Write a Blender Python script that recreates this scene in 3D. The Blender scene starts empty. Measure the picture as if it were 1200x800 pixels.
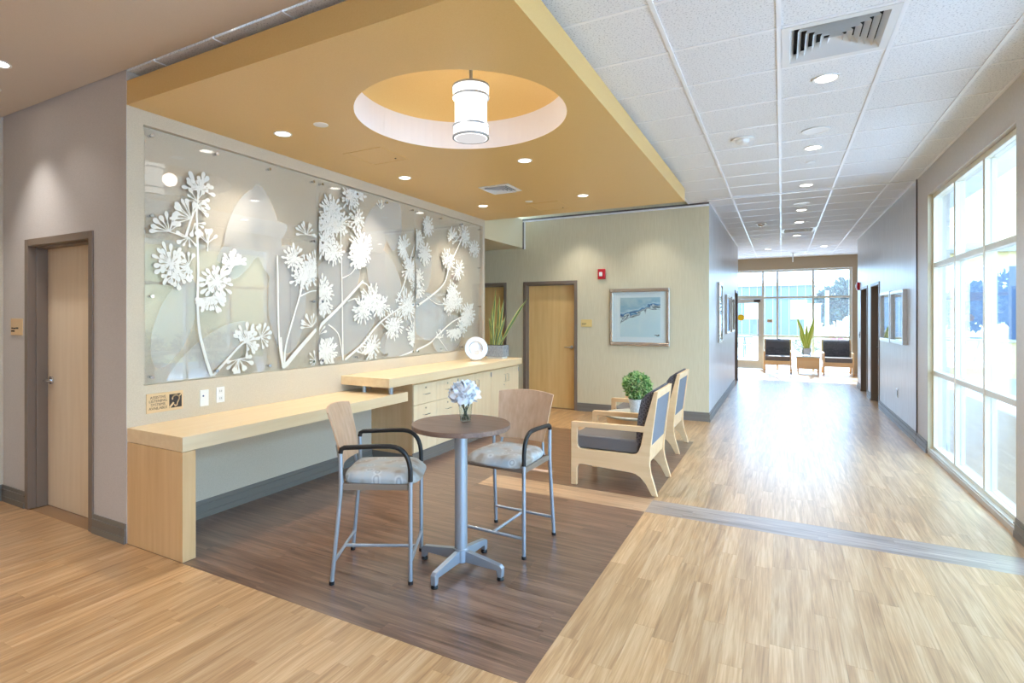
import bpy, bmesh, math, random
from mathutils import Vector, Matrix
from mathutils.geometry import tessellate_polygon
random.seed(7)
R = math.radians
sc = bpy.context.scene
col = sc.collection

# ---------------------------------------------------------------- camera, sky, sun, exposure
F, U0, HOR, HC = 637.6, 570.0, 370.0, 1.57          # focal length in px, principal column, horizon row, eye height
TH = math.atan((916 - U0) / F); CT, ST = math.cos(TH), math.sin(TH)
cam_d = bpy.data.cameras.new('camera'); cam = bpy.data.objects.new('camera', cam_d); col.objects.link(cam)
cam_d.sensor_width = 36; cam_d.lens = F / 1200 * 36
cam_d.shift_x = (600 - U0) / 1200; cam_d.shift_y = -(400 - HOR) / 1200
cam_d.clip_start = .05; cam_d.clip_end = 400
cam.location = (0, 0, HC); cam.rotation_euler = (R(90), 0, TH)
sc.camera = cam

w = bpy.data.worlds.new('sky'); sc.world = w; w.use_nodes = True
nt = w.node_tree; nt.nodes.clear()
wo = nt.nodes.new('ShaderNodeOutputWorld'); bg = nt.nodes.new('ShaderNodeBackground')
tc = nt.nodes.new('ShaderNodeTexCoord'); sp = nt.nodes.new('ShaderNodeSeparateXYZ'); rp = nt.nodes.new('ShaderNodeValToRGB')
nt.links.new(tc.outputs['Generated'], sp.inputs[0]); nt.links.new(sp.outputs['Z'], rp.inputs[0])
nt.links.new(rp.outputs[0], bg.inputs[0]); nt.links.new(bg.outputs[0], wo.inputs[0])
rp.color_ramp.elements[0].position = 0.0; rp.color_ramp.elements[0].color = (.46, .70, 1, 1)
rp.color_ramp.elements[1].position = .9; rp.color_ramp.elements[1].color = (.28, .53, 1, 1)
bg.inputs[1].default_value = 5.6

sun_d = bpy.data.lights.new('sun', 'SUN'); sun = bpy.data.objects.new('sun', sun_d); col.objects.link(sun)
sun_d.energy = 7; sun_d.angle = R(.6); sun_d.color = (1, .96, .9)
sun.rotation_euler = Vector((.16, -1, -.97)).to_track_quat('-Z', 'Y').to_euler()
sun.location = (0, 30, 30)

vs = sc.view_settings
vs.view_transform = 'Standard'; vs.look = 'None'; vs.gamma = 1; vs.use_curve_mapping = False
vs.exposure = 1.12
cy = sc.cycles
cy.use_denoising = True; cy.max_bounces = 9; cy.diffuse_bounces = 5; cy.glossy_bounces = 4
cy.transmission_bounces = 6; cy.transparent_max_bounces = 24
cy.sample_clamp_indirect = 6; cy.caustics_reflective = False; cy.caustics_refractive = False

WARM = (1, .91, .79)
NEUT = (1, .96, .91)
COOL = (.71, .855, 1)

# ---------------------------------------------------------------- pixel helpers (a pixel gives a direction, a plane gives the distance)
def pdir(u, v):
    r = (u - U0) / F
    return (r * CT - ST, r * ST + CT, (HOR - v) / F)
def onx(u, v, X):
    x, y, z = pdir(u, v); t = X / x
    return (y * t, HC + z * t)

# ---------------------------------------------------------------- materials
def srgb(r, g, b):
    f = lambda c: (c / 255 / 12.92) if c / 255 <= .04045 else ((c / 255 + .055) / 1.055) ** 2.4
    return (f(r), f(g), f(b), 1)
def newmat(name):
    m = bpy.data.materials.new(name); m.use_nodes = True
    n = m.node_tree; b = n.nodes['Principled BSDF']
    return m, n, b
def N(n, t, **kw):
    o = n.nodes.new(t)
    for k, v in kw.items(): setattr(o, k, v)
    return o
def L(n, a, b): n.links.new(a, b)
def plain(name, c, rough=.5, metal=0, spec=.5, coat=0):
    m, n, b = newmat(name)
    b.inputs['Base Color'].default_value = c; b.inputs['Roughness'].default_value = rough
    b.inputs['Metallic'].default_value = metal; b.inputs['Specular IOR Level'].default_value = spec
    b.inputs['Coat Weight'].default_value = coat
    return m
def ramp(n, stops):
    r = N(n, 'ShaderNodeValToRGB'); e = r.color_ramp.elements
    e[0].position, e[0].color = stops[0]; e[1].position, e[1].color = stops[-1]
    for p, c in stops[1:-1]:
        x = e.new(p); x.color = c
    return r
def pos(n, scale):
    g = N(n, 'ShaderNodeNewGeometry'); mp = N(n, 'ShaderNodeMapping'); mp.inputs['Scale'].default_value = scale
    L(n, g.outputs['Position'], mp.inputs[0]); return mp
def noisy(name, c1, c2, scale, rough=.5, bump=0, bscale=None, detail=4, lo=.3, hi=.7, spec=.5, metal=0, coat=0, bdist=.002):
    m, n, b = newmat(name)
    mp = pos(n, scale); t = N(n, 'ShaderNodeTexNoise'); t.inputs['Scale'].default_value = 1; t.inputs['Detail'].default_value = detail
    L(n, mp.outputs[0], t.inputs['Vector'])
    r = ramp(n, [(lo, c1), (hi, c2)]); L(n, t.outputs['Fac'], r.inputs[0]); L(n, r.outputs[0], b.inputs['Base Color'])
    b.inputs['Roughness'].default_value = rough; b.inputs['Specular IOR Level'].default_value = spec
    b.inputs['Metallic'].default_value = metal; b.inputs['Coat Weight'].default_value = coat
    if bump:
        mp2 = pos(n, bscale or scale); t2 = N(n, 'ShaderNodeTexNoise'); t2.inputs['Scale'].default_value = 1
        t2.inputs['Detail'].default_value = 2
        L(n, mp2.outputs[0], t2.inputs['Vector'])
        bp = N(n, 'ShaderNodeBump'); bp.inputs['Strength'].default_value = bump; bp.inputs['Distance'].default_value = bdist
        L(n, t2.outputs['Fac'], bp.inputs['Height']); L(n, bp.outputs[0], b.inputs['Normal'])
    return m
def plank_mat(name, along, dark, mid, light, rough):
    m, n, b = newmat(name)
    at = N(n, 'ShaderNodeAttribute', attribute_name='rnd')
    g = N(n, 'ShaderNodeNewGeometry'); off = N(n, 'ShaderNodeVectorMath', operation='SCALE'); off.inputs[0].default_value = (31, 17, 7)
    L(n, at.outputs['Fac'], off.inputs['Scale'])
    ad = N(n, 'ShaderNodeVectorMath', operation='ADD'); L(n, g.outputs['Position'], ad.inputs[0]); L(n, off.outputs[0], ad.inputs[1])
    def ns(a, c, det, dist=0):
        mp = N(n, 'ShaderNodeMapping'); mp.inputs['Scale'].default_value = (c, a, 1) if along == 'Y' else (a, c, 1)
        L(n, ad.outputs[0], mp.inputs[0]); t = N(n, 'ShaderNodeTexNoise'); t.inputs['Scale'].default_value = 1
        t.inputs['Detail'].default_value = det; t.inputs['Distortion'].default_value = dist
        L(n, mp.outputs[0], t.inputs['Vector']); return t
    a1 = ns(1.6, 26, 5, .8); a2 = ns(4.5, 150, 3); a3 = ns(.9, 4, 2)
    mx = N(n, 'ShaderNodeMath', operation='MULTIPLY'); L(n, a1.outputs['Fac'], mx.inputs[0]); mx.inputs[1].default_value = .55
    m2 = N(n, 'ShaderNodeMath', operation='MULTIPLY_ADD'); L(n, a2.outputs['Fac'], m2.inputs[0]); m2.inputs[1].default_value = .3; L(n, mx.outputs[0], m2.inputs[2])
    m3 = N(n, 'ShaderNodeMath', operation='MULTIPLY_ADD'); L(n, a3.outputs['Fac'], m3.inputs[0]); m3.inputs[1].default_value = .15; L(n, m2.outputs[0], m3.inputs[2])
    r = ramp(n, [(.36, dark), (.5, mid), (.62, light)]); L(n, m3.outputs[0], r.inputs[0])
    br = N(n, 'ShaderNodeMapRange'); L(n, at.outputs['Fac'], br.inputs['Value']); br.inputs['To Min'].default_value = .9; br.inputs['To Max'].default_value = 1.07
    hs = N(n, 'ShaderNodeHueSaturation'); L(n, br.outputs[0], hs.inputs['Value']); L(n, r.outputs[0], hs.inputs['Color'])
    L(n, hs.outputs[0], b.inputs['Base Color'])
    b.inputs['Roughness'].default_value = rough; b.inputs['Specular IOR Level'].default_value = .8; b.inputs['Coat Weight'].default_value = .4; b.inputs['Coat Roughness'].default_value = .3
    bp = N(n, 'ShaderNodeBump'); bp.inputs['Strength'].default_value = .12; bp.inputs['Distance'].default_value = .0008
    L(n, a2.outputs['Fac'], bp.inputs['Height']); L(n, bp.outputs[0], b.inputs['Normal'])
    return m
def wood(name, along, c1, c2, rough=.4, fine=1.0):
    s = {'X': (1.5, 22, 22), 'Y': (22, 1.5, 22), 'Z': (22, 22, 1.5)}[along]
    return noisy(name, c1, c2, tuple(k * fine for k in s), rough, .05, tuple(k * 5 for k in s), 5, .25, .75)
def emis(name, c, s):
    m = bpy.data.materials.new(name); m.use_nodes = True; n = m.node_tree; n.nodes.clear()
    e = N(n, 'ShaderNodeEmission'); o = N(n, 'ShaderNodeOutputMaterial')
    e.inputs[0].default_value = c; e.inputs[1].default_value = s; L(n, e.outputs[0], o.inputs[0]); return m
def glass(name, tint=(1, 1, 1, 1), ior=1.5, haze=0.0, hazecol=(.8, .9, 1, 1), rough=0.0):
    m = bpy.data.materials.new(name); m.use_nodes = True; n = m.node_tree; n.nodes.clear()
    o = N(n, 'ShaderNodeOutputMaterial'); t = N(n, 'ShaderNodeBsdfTransparent'); g = N(n, 'ShaderNodeBsdfGlossy')
    mx = N(n, 'ShaderNodeMixShader'); f0 = ((ior - 1) / (ior + 1)) ** 2
    lw = N(n, 'ShaderNodeLayerWeight'); lw.inputs[0].default_value = .5
    pw = N(n, 'ShaderNodeMath', operation='POWER'); L(n, lw.outputs['Facing'], pw.inputs[0]); pw.inputs[1].default_value = 5
    fr = N(n, 'ShaderNodeMath', operation='MULTIPLY_ADD'); L(n, pw.outputs[0], fr.inputs[0]); fr.inputs[1].default_value = 1 - f0; fr.inputs[2].default_value = f0
    t.inputs[0].default_value = tint; g.inputs['Roughness'].default_value = rough
    src = t.outputs[0]
    if haze:
        tr = N(n, 'ShaderNodeBsdfTranslucent'); tr.inputs[0].default_value = hazecol
        m2 = N(n, 'ShaderNodeMixShader'); m2.inputs[0].default_value = haze
        L(n, t.outputs[0], m2.inputs[1]); L(n, tr.outputs[0], m2.inputs[2]); src = m2.outputs[0]
    L(n, fr.outputs[0], mx.inputs[0]); L(n, src, mx.inputs[1]); L(n, g.outputs[0], mx.inputs[2]); L(n, mx.outputs[0], o.inputs[0])
    return m

M = {}
M['plank_light'] = plank_mat('oak vinyl plank', 'Y', srgb(158, 117, 75), srgb(188, 147, 101), srgb(207, 172, 130), .36)
M['plank_light_x'] = plank_mat('oak vinyl plank across', 'X', srgb(152, 118, 88), srgb(186, 150, 114), srgb(204, 170, 136), .30)
M['plank_dark'] = plank_mat('walnut vinyl plank', 'X', srgb(76, 54, 43), srgb(113, 84, 67), srgb(140, 109, 90), .28)
M['plank_grey'] = plank_mat('grey vinyl plank', 'X', srgb(125, 108, 98), srgb(158, 140, 128), srgb(180, 164, 150), .30)
M['subfloor'] = plain('subfloor', srgb(150, 118, 86), .8)
M['wall_taupe'] = noisy('taupe wallcovering', srgb(198, 193, 190), srgb(208, 203, 200), (60, 60, 200), .6, .12, (150, 150, 420), bdist=.001)
M['wall_tan'] = noisy('tan wallcovering', srgb(200, 188, 168), srgb(212, 201, 182), (140, 140, 140), .5, .2, (260, 260, 260), bdist=.001)
M['wall_khaki'] = noisy('khaki wallcovering', srgb(206, 196, 164), srgb(216, 207, 178), (160, 160, 6), .5, .08, (200, 200, 20), bdist=.001)
M['wall_cream'] = plain('cream paint', srgb(222, 212, 180), .5)
M['wall_silver'] = noisy('silver wallcovering', srgb(192, 191, 192), srgb(216, 216, 218), (45, 45, 2.5), .34, .10, (110, 110, 4), bdist=.001, spec=.6)
M['wall_pier'] = noisy('grey beige wallcovering', srgb(196, 188, 180), srgb(208, 200, 192), (120, 120, 40), .42, .1, (220, 220, 90), bdist=.001)
M['wall_brown'] = plain('brown paint', srgb(176, 156, 128), .55)
M['ceil_brown'] = noisy('beige ceiling paint', srgb(214, 202, 188), srgb(220, 208, 194), (180, 180, 180), .7, .12, (260, 260, 260), bdist=.001)
M['gold'] = noisy('golden ceiling paint', srgb(222, 184, 114), srgb(227, 191, 124), (150, 150, 150), .36, .15, (240, 240, 240), bdist=.0012)
M['ring_white'] = plain('white painted ring', srgb(226, 222, 224), .6)
def tile_mat():
    m, n, b = newmat('mineral fibre ceiling tile')
    mp = pos(n, (95, 95, 95)); t = N(n, 'ShaderNodeTexNoise'); t.inputs['Scale'].default_value = 1; t.inputs['Detail'].default_value = 3
    L(n, mp.outputs[0], t.inputs['Vector'])
    r = ramp(n, [(.33, srgb(196, 198, 202)), (.45, srgb(236, 238, 240)), (1, srgb(240, 241, 242))]); L(n, t.outputs['Fac'], r.inputs[0])
    L(n, r.outputs[0], b.inputs['Base Color']); b.inputs['Roughness'].default_value = .8
    bp = N(n, 'ShaderNodeBump'); bp.inputs['Strength'].default_value = .25; bp.inputs['Distance'].default_value = .002
    L(n, t.outputs['Fac'], bp.inputs['Height']); L(n, bp.outputs[0], b.inputs['Normal'])
    return m
M['tile'] = tile_mat()
M['tbar'] = plain('white enamelled grid', srgb(244, 245, 247), .3)
M['white'] = plain('white plastic', srgb(240, 240, 238), .4)
M['white_metal'] = plain('white enamel metal', srgb(232, 232, 230), .35)
M['black'] = plain('black plastic', srgb(22, 22, 24), .4)
M['dark'] = plain('dark void', srgb(40, 40, 42), .8)
M['base'] = plain('grey vinyl baseboard', srgb(122, 117, 110), .4)
M['frame_brown'] = plain('taupe brown metal frame', srgb(128, 112, 98), .4)
M['frame_alu'] = plain('pale aluminium frame', srgb(214, 210, 196), .35)
M['frame_cream'] = plain('cream aluminium frame', srgb(226, 220, 200), .3)
M['reveal'] = plain('dark reveal', srgb(96, 88, 86), .5)
M['maple_z'] = wood('maple veneer upright', 'Z', srgb(214, 176, 126), srgb(228, 194, 146), .38)
M['maple_y'] = wood('maple laminate', 'Y', srgb(228, 202, 160), srgb(238, 216, 178), .32)
M['maple_cab'] = wood('maple cabinet front', 'Z', srgb(232, 208, 168), srgb(240, 220, 184), .38)
M['door_wood'] = wood('golden maple door', 'Z', srgb(224, 182, 116), srgb(236, 198, 134), .38)
M['door_pale'] = wood('pale maple door', 'Z', srgb(228, 208, 180), srgb(238, 220, 194), .4)
M['door_dark'] = plain('dark brown door', srgb(112, 88, 74), .4)
M['chair_wood'] = wood('pale beech', 'X', srgb(224, 186, 138), srgb(236, 202, 158), .38)
M['ply'] = noisy('bent plywood', srgb(196, 158, 126), srgb(214, 180, 150), (30, 30, 4), .32, 0, None, 5)
M['walnut_top'] = noisy('walnut laminate', srgb(112, 88, 76), srgb(138, 112, 98), (5, 60, 60), .35, 0, None, 5)
M['steel'] = plain('satin silver steel', srgb(166, 176, 188), .38, .6)
M['chrome'] = plain('chrome', srgb(220, 222, 226), .12, 1)
M['silver'] = plain('brushed silver', srgb(226, 228, 232), .34, .8)
M['frame_silver'] = plain('champagne silver frame', srgb(200, 190, 178), .25, .8)
M['leather'] = plain('taupe grey vinyl upholstery', srgb(112, 106, 104), .42)
M['fabric_grey'] = noisy('blue grey upholstery', srgb(112, 116, 126), srgb(128, 132, 142), (220, 220, 220), .85)
def pattern_fabric():
    m, n, b = newmat('black patterned upholstery')
    tcn = N(n, 'ShaderNodeTexCoord'); v = N(n, 'ShaderNodeTexVoronoi'); v.inputs['Scale'].default_value = 26; v.inputs['Randomness'].default_value = .25
    L(n, tcn.outputs['Object'], v.inputs['Vector'])
    r = ramp(n, [(.28, srgb(70, 67, 72)), (.36, srgb(122, 118, 122)), (.48, srgb(74, 71, 76))]); L(n, v.outputs['Distance'], r.inputs[0])
    L(n, r.outputs[0], b.inputs['Base Color']); b.inputs['Roughness'].default_value = .75; return m
M['fabric_black'] = pattern_fabric()
def stool_fabric():
    m, n, b = newmat('grey circle patterned vinyl')
    tcn = N(n, 'ShaderNodeTexCoord'); mp = N(n, 'ShaderNodeMapping'); L(n, tcn.outputs['Object'], mp.inputs[0]); mp.inputs['Scale'].default_value = (1, 1, .35)
    v = N(n, 'ShaderNodeTexVoronoi'); v.inputs['Scale'].default_value = 11; v.inputs['Randomness'].default_value = .75
    L(n, mp.outputs[0], v.inputs['Vector'])
    r = ramp(n, [(.08, (1.25, 1.25, 1.25, 1)), (.16, (.72, .74, .76, 1)), (.24, (1.3, 1.3, 1.3, 1)), (.34, (1, 1, 1, 1))]); L(n, v.outputs['Distance'], r.inputs[0])
    no = N(n, 'ShaderNodeTexNoise'); no.inputs['Scale'].default_value = 9; L(n, tcn.outputs['Object'], no.inputs['Vector'])
    r2 = ramp(n, [(.35, srgb(150, 140, 128)), (.5, srgb(176, 178, 178)), (.68, srgb(164, 178, 186))]); L(n, no.outputs['Fac'], r2.inputs[0])
    mx = N(n, 'ShaderNodeMix', data_type='RGBA', blend_type='MULTIPLY'); mx.inputs['Factor'].default_value = 1
    L(n, r2.outputs[0], mx.inputs['A']); L(n, r.outputs[0], mx.inputs['B']); L(n, mx.outputs['Result'], b.inputs['Base Color'])
    b.inputs['Roughness'].default_value = .4; return m
M['stool_seat'] = stool_fabric()
M['pane'] = glass('clear window glass', (.97, 1, .99, 1))
M['pane_far'] = glass('window glass with glare veil', (.97, 1, 1, 1), haze=.03, hazecol=(.80, .90, 1, 1))  # pale blue translucent share stands in for the veil of sunlit glare
M['mural_glass'] = glass('clear mural glass', (1, 1, 1, 1), 1.62)
M['vase_glass'] = glass('clear vase glass', (.93, .96, .96, 1), 1.5)
M['print_white'] = plain('white printed enamel', srgb(230, 231, 227), .55)
def frost():
    m = bpy.data.materials.new('frosted print'); m.use_nodes = True; n = m.node_tree; n.nodes.clear()
    o = N(n, 'ShaderNodeOutputMaterial'); t = N(n, 'ShaderNodeBsdfTransparent'); d = N(n, 'ShaderNodeBsdfDiffuse'); mx = N(n, 'ShaderNodeMixShader')
    d.inputs[0].default_value = srgb(238, 240, 240); mx.inputs[0].default_value = .42
    L(n, t.outputs[0], mx.inputs[1]); L(n, d.outputs[0], mx.inputs[2]); L(n, mx.outputs[0], o.inputs[0]); return m
M['frost'] = frost()
M['lamp_lens'] = emis('lit downlight lens', (1, .95, .86, 1), 5)
M['lamp_shade'] = emis('lit opal glass shade', (1, .97, .92, 1), 1.3)
M['lamp_diff'] = emis('lamp bottom diffuser', (.96, .93, .93, 1), .38)
M['red'] = plain('red alarm housing', srgb(196, 30, 44), .35)
M['sign_tan'] = plain('tan sign plate', srgb(226, 196, 152), .5)
M['sign_yellow'] = plain('pale yellow sign plate', srgb(226, 200, 130), .5)
M['sign_ink'] = plain('brown lettering', srgb(120, 100, 84), .6)
M['ink'] = plain('dark brown print', srgb(62, 54, 52), .6)
M['blue_dot'] = plain('blue indicator', srgb(20, 60, 120), .3)
M['stone'] = noisy('grey stone planter', srgb(120, 128, 138), srgb(160, 168, 176), (60, 60, 30), .7, .3, (120, 120, 120))
M['pot'] = noisy('mottled white pot', srgb(176, 178, 182), srgb(222, 222, 224), (70, 70, 40), .6, .3, (90, 90, 60))
M['soil'] = plain('soil', srgb(56, 48, 40), .9)
M['leaf'] = plain('dark green leaf', srgb(70, 98, 52), .45)
M['leaf_edge'] = plain('yellow leaf margin', srgb(196, 190, 104), .45)
M['leaf_bright'] = plain('lime green leaf', srgb(168, 190, 70), .45)
M['leaf_bright_edge'] = plain('pale lime margin', srgb(214, 216, 120), .45)
def attr_leaf(name, a, b_, c):
    m, n, b = newmat(name); at = N(n, 'ShaderNodeAttribute', attribute_name='rnd')
    r = ramp(n, [(0, a), (.55, b_), (1, c)]); L(n, at.outputs['Fac'], r.inputs[0]); L(n, r.outputs[0], b.inputs['Base Color'])
    b.inputs['Roughness'].default_value = .45; return m
M['topiary'] = attr_leaf('boxwood leaf', srgb(60, 104, 52), srgb(120, 166, 88), srgb(206, 224, 160))
M['tree_leaf'] = attr_leaf('tree leaf', srgb(36, 52, 52), srgb(58, 76, 70), srgb(84, 100, 92))
M['pink_leaf'] = attr_leaf('pink blossom', srgb(190, 120, 130), srgb(214, 150, 160), srgb(236, 190, 196))
M['shrub_leaf'] = attr_leaf('shrub leaf', srgb(80, 84, 50), srgb(120, 124, 74), srgb(168, 160, 110))
M['petal'] = plain('white petal', srgb(240, 243, 248), .7)
M['stem'] = plain('dark stem', srgb(72, 86, 64), .6)
M['table_top'] = plain('pale green grey laminate', srgb(206, 208, 198), .25)
M['water'] = glass('water', (.9, .94, .94, 1), 1.33)
M['concrete'] = noisy('pale concrete paving', srgb(186, 187, 190), srgb(200, 201, 204), (3, 3, 3), .8)
M['lawn'] = noisy('dry lawn', srgb(150, 156, 110), srgb(176, 176, 134), (6, 6, 6), .9)
M['stucco'] = noisy('cream yellow stucco', srgb(238, 214, 150), srgb(244, 222, 164), (14, 14, 14), .8)
M['stucco_grey'] = plain('grey stucco band', srgb(176, 168, 150), .8)
M['siding'] = plain('blue grey siding', srgb(84, 100, 124), .7)
M['bark'] = plain('bark', srgb(120, 108, 98), .8)
M['yellow'] = plain('yellow sticker', srgb(250, 208, 20), .5)
def art_mat():
    m, n, b = newmat('abstract blue white painting')
    tcn = N(n, 'ShaderNodeTexCoord'); s = N(n, 'ShaderNodeSeparateXYZ'); L(n, tcn.outputs['Generated'], s.inputs[0])
    no = N(n, 'ShaderNodeTexNoise'); no.inputs['Scale'].default_value = 3.2; no.inputs['Detail'].default_value = 6; no.inputs['Distortion'].default_value = 1.2
    L(n, tcn.outputs['Generated'], no.inputs['Vector'])
    # ridge line rises to the right; distance of z from it, broken by the noise
    a = N(n, 'ShaderNodeMath', operation='MULTIPLY_ADD'); L(n, s.outputs['X'], a.inputs[0]); a.inputs[1].default_value = .26; a.inputs[2].default_value = .50
    d = N(n, 'ShaderNodeMath', operation='SUBTRACT'); L(n, s.outputs['Z'], d.inputs[0]); L(n, a.outputs[0], d.inputs[1])
    e = N(n, 'ShaderNodeMath', operation='MULTIPLY_ADD'); L(n, no.outputs['Fac'], e.inputs[0]); e.inputs[1].default_value = .9; L(n, d.outputs[0], e.inputs[2])
    r = ramp(n, [(.0, srgb(214, 230, 236)), (.33, srgb(226, 236, 238)), (.37, srgb(30, 44, 66)), (.42, srgb(226, 234, 238)), (.46, srgb(36, 78, 130)), (.5, srgb(90, 150, 196)), (.55, srgb(200, 220, 230)), (.62, srgb(150, 186, 206)), (.9, srgb(190, 208, 214))])
    L(n, e.outputs[0], r.inputs[0]); L(n, r.outputs[0], b.inputs['Base Color']); b.inputs['Roughness'].default_value = .3; return m
M['art'] = art_mat()
M['mat_board'] = plain('white picture mat', srgb(238, 240, 244), .6)
M['art_pale'] = noisy('pale abstract print', srgb(150, 176, 200), srgb(226, 234, 238), (3, 3, 3), .12)

# ---------------------------------------------------------------- mesh helpers
class MB:
    def __init__(s): s.v = []; s.f = []; s.mi = []; s.cur = 0; s.rnd = None
    def add(s, vs, fs):
        o = len(s.v); s.v += [tuple(p) for p in vs]; s.f += [tuple(i + o for i in f) for f in fs]; s.mi += [s.cur] * len(fs); return s
    def box(s, x0, x1, y0, y1, z0, z1):
        return s.add([(x0, y0, z0), (x1, y0, z0), (x1, y1, z0), (x0, y1, z0), (x0, y0, z1), (x1, y0, z1), (x1, y1, z1), (x0, y1, z1)],
                     [(3, 2, 1, 0), (4, 5, 6, 7), (0, 1, 5, 4), (1, 2, 6, 5), (2, 3, 7, 6), (3, 0, 4, 7)])
    def tube(s, path, r, n=10, cap=True):
        P = [Vector(p) for p in path]; k = len(P); rs = r if isinstance(r, (list, tuple)) else [r] * k
        vs = []; up = None
        for i, p in enumerate(P):
            t = (P[min(i + 1, k - 1)] - P[max(i - 1, 0)]).normalized()
            if up is None: up = Vector((0, 0, 1)) if abs(t.z) < .9 else Vector((1, 0, 0))
            a = (up - t * up.dot(t)).normalized(); b = t.cross(a); up = a
            vs += [p + (a * math.cos(q * 2 * math.pi / n) + b * math.sin(q * 2 * math.pi / n)) * rs[i] for q in range(n)]
        fs = [(i * n + q, i * n + (q + 1) % n, (i + 1) * n + (q + 1) % n, (i + 1) * n + q) for i in range(k - 1) for q in range(n)]
        if cap: fs += [tuple(range(n))[::-1], tuple((k - 1) * n + q for q in range(n))]
        return s.add(vs, fs)
    def lathe(s, prof, c=(0, 0, 0), n=32, closed=False, cap=True):
        k = len(prof); vs = [(c[0] + r * math.cos(2 * math.pi * q / n), c[1] + r * math.sin(2 * math.pi * q / n), c[2] + z) for r, z in prof for q in range(n)]
        rng = range(k) if closed else range(k - 1)
        fs = [(i * n + q, i * n + (q + 1) % n, ((i + 1) % k) * n + (q + 1) % n, ((i + 1) % k) * n + q) for i in rng for q in range(n)]
        if cap and not closed:
            if prof[0][0] > 1e-6: fs.append(tuple(range(n))[::-1])
            if prof[-1][0] > 1e-6: fs.append(tuple((k - 1) * n + q for q in range(n)))
        return s.add(vs, fs)
    def prism(s, outline, holes, fn, t0, t1):
        """outline and holes are 2D; fn(a, b, t) -> 3D; solid between t0 and t1"""
        loops = [outline] + list(holes); tri = tessellate_polygon([[Vector((a, b, 0)) for a, b in lp] for lp in loops])
        flat = [p for lp in loops for p in lp]; m = len(flat)
        vs = [fn(a, b, t0) for a, b in flat] + [fn(a, b, t1) for a, b in flat]
        fs = [tuple(t) for t in tri] + [tuple(i + m for i in reversed(t)) for t in tri]
        o = 0
        for lp in loops:
            k = len(lp); fs += [(o + i, o + (i + 1) % k, o + (i + 1) % k + m, o + i + m) for i in range(k)]; o += k
        return s.add(vs, fs)
    def build(s, name, mat, parent=None, smooth=False, bevel=0, seg=2, base=None):
        me = bpy.data.meshes.new(name)
        if parent is None:
            if base is None:
                xs = [p[0] for p in s.v]; ys = [p[1] for p in s.v]; zs = [p[2] for p in s.v]
                base = ((min(xs) + max(xs)) / 2, (min(ys) + max(ys)) / 2, min(zs))
            off = Vector(base)
        else:
            off = Vector((0, 0, 0)); q = parent
            if not parent.get('_local'):
                while q: off += q.location; q = q.parent
        me.from_pydata([tuple(Vector(p) - off) for p in s.v], [], s.f)
        mats = mat if isinstance(mat, (list, tuple)) else [mat]
        for m in mats: me.materials.append(M[m] if isinstance(m, str) else m)
        if len(mats) > 1: me.polygons.foreach_set('material_index', s.mi)
        bm = bmesh.new(); bm.from_mesh(me); bmesh.ops.recalc_face_normals(bm, faces=bm.faces); bm.to_mesh(me); bm.free()
        if s.rnd is not None:
            at = me.attributes.new('rnd', 'FLOAT', 'FACE'); at.data.foreach_set('value', s.rnd)
        o = bpy.data.objects.new(name, me); col.objects.link(o)
        if parent is None: o.location = off
        else:
            o.parent = parent
            if parent.get('_local'): o['_local'] = 1
        if smooth:
            me.polygons.foreach_set('use_smooth', [True] * len(me.polygons))
            try: me.set_sharp_from_angle(angle=R(40))
            except Exception: pass
        if bevel:
            b = o.modifiers.new('bevel', 'BEVEL'); b.width = bevel; b.segments = seg; b.limit_method = 'ANGLE'; b.angle_limit = R(50)
        return o
def bx(*a): return MB().box(*a)
def thing(name, label, cat, loc=(0, 0, 0), rz=0, group=None, local=False, kind=None):
    o = bpy.data.objects.new(name, None); col.objects.link(o); o.location = loc; o.rotation_euler = (0, 0, rz)
    o.empty_display_size = .1
    if local: o['_local'] = 1
    return tag(o, label, cat, group, kind)
def tag(o, label=None, cat=None, group=None, kind=None):
    if label: o['label'] = label
    if cat: o['category'] = cat
    if group: o['group'] = group
    if kind: o['kind'] = kind
    return o
def struct(name, mb, mat, label=None, **kw):
    o = mb.build(name, mat, **kw); o['kind'] = 'structure'
    if label: o['label'] = label
    return o
def copy_tree(o, parent=None, label=None):
    c = o.copy(); col.objects.link(c); c.parent = parent
    if label: c['label'] = label
    for ch in list(o.children): copy_tree(ch, c)
    return c
def lamp(kind, loc, energy, color, parent=None, size=.06, spot=None, blend=.8, aim=None):
    d = bpy.data.lights.new('lamp', kind); d.energy = energy; d.color = color
    if kind == 'AREA': d.shape = 'DISK'; d.size = size
    else: d.shadow_soft_size = size
    if kind == 'SPOT': d.spot_size = R(spot or 120); d.spot_blend = blend
    o = bpy.data.objects.new('lamp_light', d); col.objects.link(o)
    off = Vector((0, 0, 0)); q = parent
    while q: off += q.location; q = q.parent
    o.parent = parent; o.location = Vector(loc) - off
    if aim: o.rotation_euler = (Vector(aim) - Vector(loc)).to_track_quat('-Z', 'Y').to_euler()
    return o
def text_mesh(body, size, spacing=1.0):
    cu = bpy.data.curves.new('t', 'FONT'); cu.body = body; cu.size = size; cu.align_x = 'CENTER'; cu.align_y = 'CENTER'; cu.space_line = spacing
    cu.extrude = .0008
    o = bpy.data.objects.new('t', cu); col.objects.link(o)
    dg = bpy.context.evaluated_depsgraph_get(); me = bpy.data.meshes.new_from_object(o.evaluated_get(dg))
    vs = [tuple(v.co) for v in me.vertices]; fs = [tuple(p.vertices) for p in me.polygons]
    bpy.data.objects.remove(o); bpy.data.meshes.remove(me); bpy.data.curves.remove(cu)
    return vs, fs

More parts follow.
